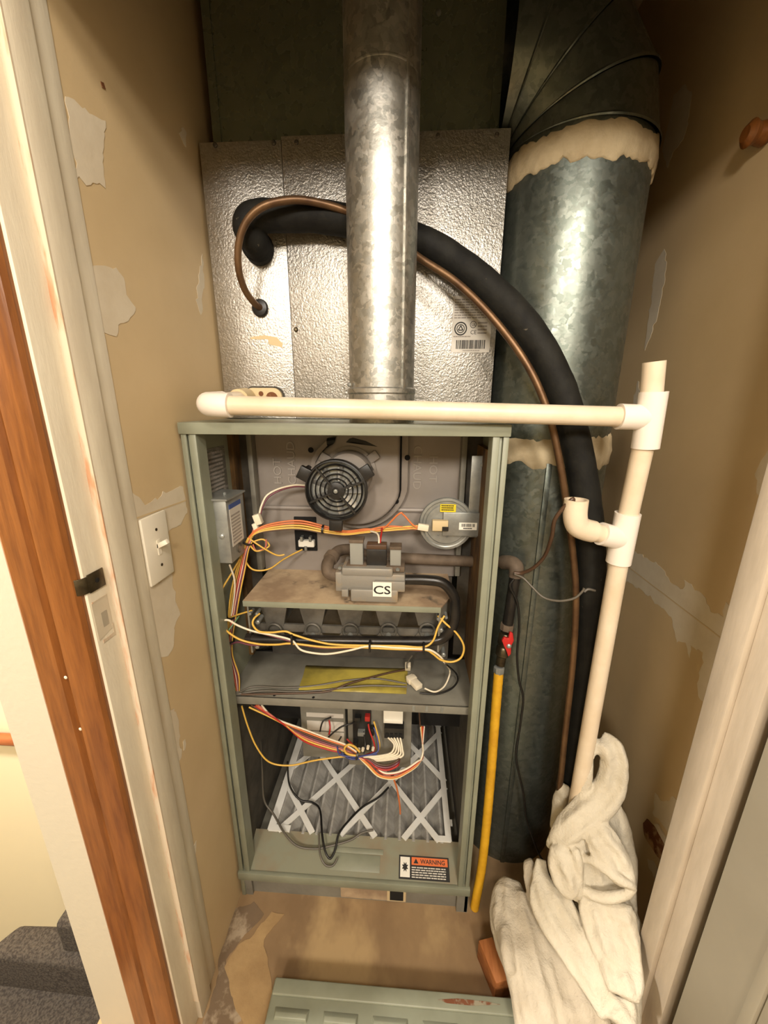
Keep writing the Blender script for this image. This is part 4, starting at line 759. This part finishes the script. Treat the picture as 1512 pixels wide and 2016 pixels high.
# control wiring
ch = thing('control_harness', s(700, 1480, Y=.07), 'tangle of coloured wires gathered in front of the control board', 'wiring')
K = (703, 1486)
cw = []
for i, (colr, sx, sy) in enumerate((('white', 515, 1388), ('orange', 505, 1388), ('brown', 495, 1388), ('purple', 500, 1390), ('pink', 508, 1388), ('yellow', 490, 1392), ('red', 502, 1389))):
    o = (i-3)*3.0; cw.append((colr, .0019, sp([(sx, sy, .05), (550+o, 1420+o*.7, .058), (600, 1448+o*1.3, .064), (650, 1466+o*1.2, .066), (680, 1474+o*.9, .066), (K[0], K[1]+o*.6, .064)], .06)))
cw += [('yellow', .0018, sp([(476, 1390, .045), (488, 1430, .045), (505, 1470, .046), (530, 1500, .048), (570, 1507, .052), (620, 1497, .056), (670, 1490, .06), (700, 1487, .062)], .05)),
    ('yellow', .0024, sp([(703, 1488, .060), (684, 1484, .058), (678, 1474, .058), (686, 1466, .058), (698, 1470, .06), (708, 1480, .06)], .06)),
    ('blue', .0019, sp([(692, 1492, .06), (712, 1489, .058), (735, 1484, .06), (745, 1476, .065), (742, 1450, .08), (736, 1432, .09)], .06)), ('blue', .0019, sp([(672, 1482, .062), (690, 1494, .060), (720, 1492, .058), (742, 1484, .06)], .06)), ('blue', .0018, sp([(664, 1470, .064), (670, 1486, .06), (700, 1490, .058)], .06)),
    ('yellow', .0020, sp([(736, 1420, .092), (742, 1440, .085), (747, 1465, .075), (742, 1482, .068), (722, 1490, .062), (705, 1490, .06)], .07)), ('red', .0020, sp([(725, 1425, .092), (728, 1440, .086), (737, 1465, .076), (735, 1480, .07), (716, 1488, .062)], .07)), ('black', .0019, sp([(716, 1440, .092), (719, 1465, .08), (716, 1484, .066)], .07)),
    ('black', .0018, sp([(706, 1420, .098), (690, 1425, .085), (670, 1432, .08), (648, 1450, .074), (640, 1462, .072)], .07)), ('black', .0017, sp([(672, 1450, .08), (664, 1466, .072), (672, 1480, .064), (696, 1490, .06)], .07)), ('black', .0017, sp([(652, 1412, .10), (636, 1420, .09), (630, 1440, .085)], .07)), ('red', .0018, sp([(648, 1418, .1), (650, 1432, .09), (648, 1446, .085)], .08)), ('red', .0018, sp([(683, 1455, .085), (696, 1468, .075), (703, 1478, .066)], .07))]
for k in range(5):
    cw.append(('white', .0021, sp([(764+k*6, 1452, .078), (776+k*4, 1466+k*2, .066), (770+k*5, 1482+k*2, .058), (748, 1488+k*2.4, .056), (722, 1490+k*1.2, .057), (704, 1490, .06)], .06)))
for k, colr in enumerate(('white', 'yellow', 'orange', 'red', 'purple', 'brown', 'red', 'white')):
    cw.append((colr, .0022, sp([(704, 1488, .06), (720+k*1.6, 1500-k*1.2, .055), (735+k*1.8, 1520-k*3.2, .050), (755+k*2, 1531-k*5, .048), (778+k*1.2, 1526-k*6, .052), (786, 1505-k*3, .066), (787, 1492-k*2, .08)] if k > 2 and k < 6 else [(704, 1488, .06), (722+k, 1506-k*1.4, .055), (745+k, 1528-k*1.2, .048), (775, 1533-k*1.6, .046), (800, 1522-k*1.2, .052), (822, 1506-k, .062), (832, 1485+k, .072), (832, 1465, .09), (828+k, 1430, .12)], .06)))
cw += [('orange', .0022, sp([(775, 1533, .05), (782, 1555, .058), (787, 1585, .066), (788, 1602, .07)], .06)), ('brown', .0019, sp([(825, 1400, .13), (829, 1450, .11), (833, 1480, .08)], .1))]
wires(ch, cw)
for p in ((714, 1478), (724, 1474), (734, 1477), (706, 1479)): c = s(*p, Y=.068); MB().cyl(c, c+Vector((.001, 0, .007)), .0032, 8).build('wire_crimp', WIRE['white'], ch)
tie(ch, K, .06, (1, 0, -.2), .010)
fw = thing('loose_black_cable', s(640, 1690, Y=.05), 'dark loose cable looping over the air filter and front sill', 'cable')
def fz(P): return [s(q[0], q[1], Z=q[2]) for q in P]
MB().tube(spline(fz([(512, 1460, .26), (516, 1520, .18), (520, 1575, .12), (540, 1605, .098), (560, 1640, .092), (585, 1665, .082), (620, 1671, .079), (652, 1665, .081), (690, 1654, .083), (712, 1640, .088), (735, 1634, .088)]), 8), .0024, 8).build('wire', WIRE['grey'], fw, ang=70)
MB().tube(spline(fz([(566, 1500, .20), (570, 1545, .13), (590, 1574, .098), (615, 1580, .092), (630, 1595, .092), (634, 1640, .092), (640, 1675, .082), (650, 1690, .074), (660, 1672, .08), (668, 1640, .092), (690, 1612, .094), (715, 1588, .094), (745, 1570, .096), (765, 1550, .10)]), 8), .0024, 8).build('wire', WIRE['black'], fw, ang=70)
MB().tube(spline(fz([(628, 1640, .092), (630, 1680, .08), (640, 1702, .07), (655, 1704, .069), (664, 1690, .074)]), 8), .0022, 8).build('wire', WIRE['grey'], fw, ang=70)
# ------------------------------------------------------------------ loose louvred door lying on the floor
ld = thing('loose_furnace_door', (.12, -.4, FL), 'grey green louvred furnace door lying flat on the floor in front', 'furnace door')
LX0, LX1, LY1 = -.124, .356, -.142; LZ = .03
MB().box(LX0, LX1, -.62, LY1, FL+.001, LZ-.004).build('door_panel', cab, ld, bevel=.004, seg=3)
MB().box(LX0+.002, LX1-.002, LY1-.024, LY1-.002, LZ-.005, LZ).build('top_flange', cab, ld, bevel=.0025, seg=3)
P = [s(x, y, Z=LZ+.0002) for x, y in ((862, 1968), (900, 1966), (960, 1972), (985, 1978), (930, 1980), (880, 1975))]; MB().prism(P, (0, 0, .0004)).build('rust_patch', rustm, ld)
for r_ in range(6):
    for k in range(5):
        xa = LX0+.012+k*.0855; ya = LY1-.036-.030*r_
        MB().add([(xa, ya, LZ-.004), (xa+.062, ya, LZ-.004), (xa+.058, ya-.008, LZ+.001), (xa+.004, ya-.008, LZ+.001), (xa+.004, ya-.014, LZ+.001), (xa+.058, ya-.014, LZ+.001), (xa+.060, ya-.0165, LZ-.004), (xa+.002, ya-.0165, LZ-.004)], [(0, 1, 2, 3), (3, 2, 5, 4), (4, 5, 6, 7), (0, 3, 4, 7), (1, 6, 5, 2), (0, 7, 6, 1)]).build('louvre', cab, ld, bevel=.001)
# ------------------------------------------------------------------ wood offcut
P = [s(x, y, Z=.03) for x, y in ((942, 1851), (969, 1844), (1008, 1927), (977, 1936))]
MB().hexa([(p.x, p.y, FL+.0005) for p in P], [(p.x, p.y, .03) for p in P]).build('wood_block', blockwood, None, 'small reddish brown wood offcut on the floor against the towel', 'wood block', bevel=.0015)
# ------------------------------------------------------------------ towels
def T(x, y): return 900+x/2.4706, 1420+y/2.4706
def strip(mb, ctr, thick, seed=0, flat=.7, rip=.0045, n=36):
    P = spline([Vector((*T(c[0], c[1]), 0)) for c in ctr], 7); A = spline([Vector((c[2], c[3], 0)) for c in ctr], 7)
    W = [s(p.x, p.y, Y=a.x) for p, a in zip(P, A)]; G = []
    for i, (w_, a) in enumerate(zip(W, A)):
        tg = (W[min(i+1, len(W)-1)]-W[max(i-1, 0)]).normalized(); vw = (CAM-w_).normalized(); sd = tg.cross(vw).normalized(); up = sd.cross(tg).normalized()
        if up.dot(vw) < 0: up = -up
        depth = (w_-CAM).dot(_fw); hw = a.y/2.4706*depth/F; f = i/(len(W)-1); end = min(1, .25+5*min(f, 1-f))
        row = []
        for k in range(n):
            th = 2*math.pi*k/n; cx, sx = math.cos(th), math.sin(th); cx = math.copysign(abs(cx)**.8, cx); sx = math.copysign(abs(sx)**flat, sx)
            lat = cx*hw*(.85+.15*end)
            r = rip*(noise.noise(Vector((lat*38+seed*7, f*2.2, seed)))*1.5+.8*noise.noise(Vector((lat*80, f*7, seed+3))))+.0028*math.sin(lat*260+3*noise.noise(Vector((f*3, seed, 2)))+seed)*min(1, hw/.03)
            q = w_+sd*lat+up*(sx*thick*end+(r if sx > -.2 else 0)*min(1, hw/.02)); q.z = max(q.z, FL+.005+.001*sx); row.append(q)
        G.append(row)
    o = len(mb.v); mb.grid(G, True); m = len(G)
    mb.f.append(tuple(o+k for k in range(n))); mb.f.append(tuple(o+(m-1)*n+k for k in range(n))[::-1])
def towel(name, strips, m_, label, voxel):
    mb = MB()
    for i, (c, th) in enumerate(strips): strip(mb, c, th, i)
    o = mb.build(name, m_, None, label, 'towel', ang=180)
    r = o.modifiers.new('fuse', 'REMESH'); r.mode = 'VOXEL'; r.voxel_size = voxel; r.use_smooth_shade = True
    sm = o.modifiers.new('soften', 'SMOOTH'); sm.factor = .5; sm.iterations = 1
    tx = bpy.data.textures.new('terry', 'CLOUDS'); tx.noise_scale = .05; tx.noise_depth = 4
    d = o.modifiers.new('nap', 'DISPLACE'); d.texture = tx; d.strength = .009; d.mid_level = .5
    return o
towel('bath_towel', [
    ([(690, 88, .0, 52), (745, 130, -.012, 60), (762, 220, -.018, 62), (745, 320, -.022, 66), (670, 410, -.032, 74), (570, 490, -.042, 66), (495, 560, -.046, 46), (450, 615, -.040, 24)], .012),
    ([(690, 88, .0, 40), (645, 150, -.006, 30), (628, 230, -.010, 27), (615, 330, -.016, 30), (600, 420, -.026, 40)], .009),
    ([(528, 310, .026, 26), (505, 380, .026, 34), (498, 450, .022, 36), (490, 540, .0, 40)], .012),
    ([(752, 400, -.012, 40), (785, 500, -.024, 52), (800, 600, -.036, 56), (805, 720, -.055, 62), (790, 850, -.075, 70), (800, 960, -.10, 72)], .014),
    ([(620, 540, -.050, 110), (640, 640, -.058, 130), (660, 760, -.070, 140), (690, 860, -.086, 130)], .012),
    ([(660, 510, -.055, 60), (700, 570, -.066, 78), (745, 650, -.080, 84), (800, 730, -.094, 66), (858, 795, -.104, 16)], .008),
    ([(600, 655, -.068, 20), (670, 690, -.084, 18), (740, 735, -.098, 20), (810, 780, -.108, 18), (862, 805, -.110, 12)], .007),
    ([(600, 800, -.084, 20), (650, 838, -.096, 20), (740, 858, -.106, 22), (820, 842, -.108, 20), (862, 800, -.108, 12)], .008),
    ([(480, 600, -.056, 34), (500, 660, -.066, 52), (512, 730, -.076, 62), (540, 800, -.086, 48), (572, 840, -.092, 24)], .016),
    ([(570, 620, -.070, 22), (590, 700, -.078, 18), (590, 780, -.086, 18), (585, 860, -.094, 20)], .010),
    ([(720, 870, -.098, 122), (735, 960, -.112, 124), (765, 1080, -.136, 118), (795, 1200, -.160, 98), (812, 1345, -.190, 74)], .014),
    ([(845, 930, -.098, 30), (858, 1010, -.112, 38), (866, 1110, -.130, 34), (866, 1240, -.150, 26)], .014),
    ([(408, 670, -.028, 26), (410, 760, -.046, 46), (440, 860, -.070, 92), (520, 1000, -.104, 96), (600, 1140, -.136, 84), (680, 1290, -.168, 70), (735, 1450, -.196, 44)], .013),
    ([(790, 1340, -.176, 66), (800, 1410, -.190, 64), (790, 1490, -.204, 66)], .016),
    ([(700, 900, -.07, 150), (740, 1100, -.115, 140), (780, 1300, -.155, 100), (790, 1480, -.185, 80)], .03),
], towel_m, 'white terry towel wrapped round the foot of the drain pipe', .0042)
towel('floor_towel', [
    ([(268, 770, -.015, 42), (262, 830, -.030, 80), (275, 930, -.060, 118), (310, 1060, -.096, 126), (350, 1200, -.132, 120), (390, 1350, -.164, 130), (420, 1520, -.20, 150)], .026),
    ([(205, 900, -.050, 44), (225, 1000, -.082, 48), (245, 1120, -.118, 36), (262, 1250, -.146, 22)], .022),
    ([(430, 900, -.060, 120), (500, 1080, -.104, 130), (560, 1240, -.142, 120), (610, 1380, -.172, 110), (650, 1520, -.20, 110)], .020),
    ([(342, 668, -.004, 22), (355, 720, -.020, 34), (375, 790, -.036, 46), (420, 880, -.060, 50)], .008),
], towel_g, 'greyer damp terry towel heaped on the floor beside the wood block', .0042)
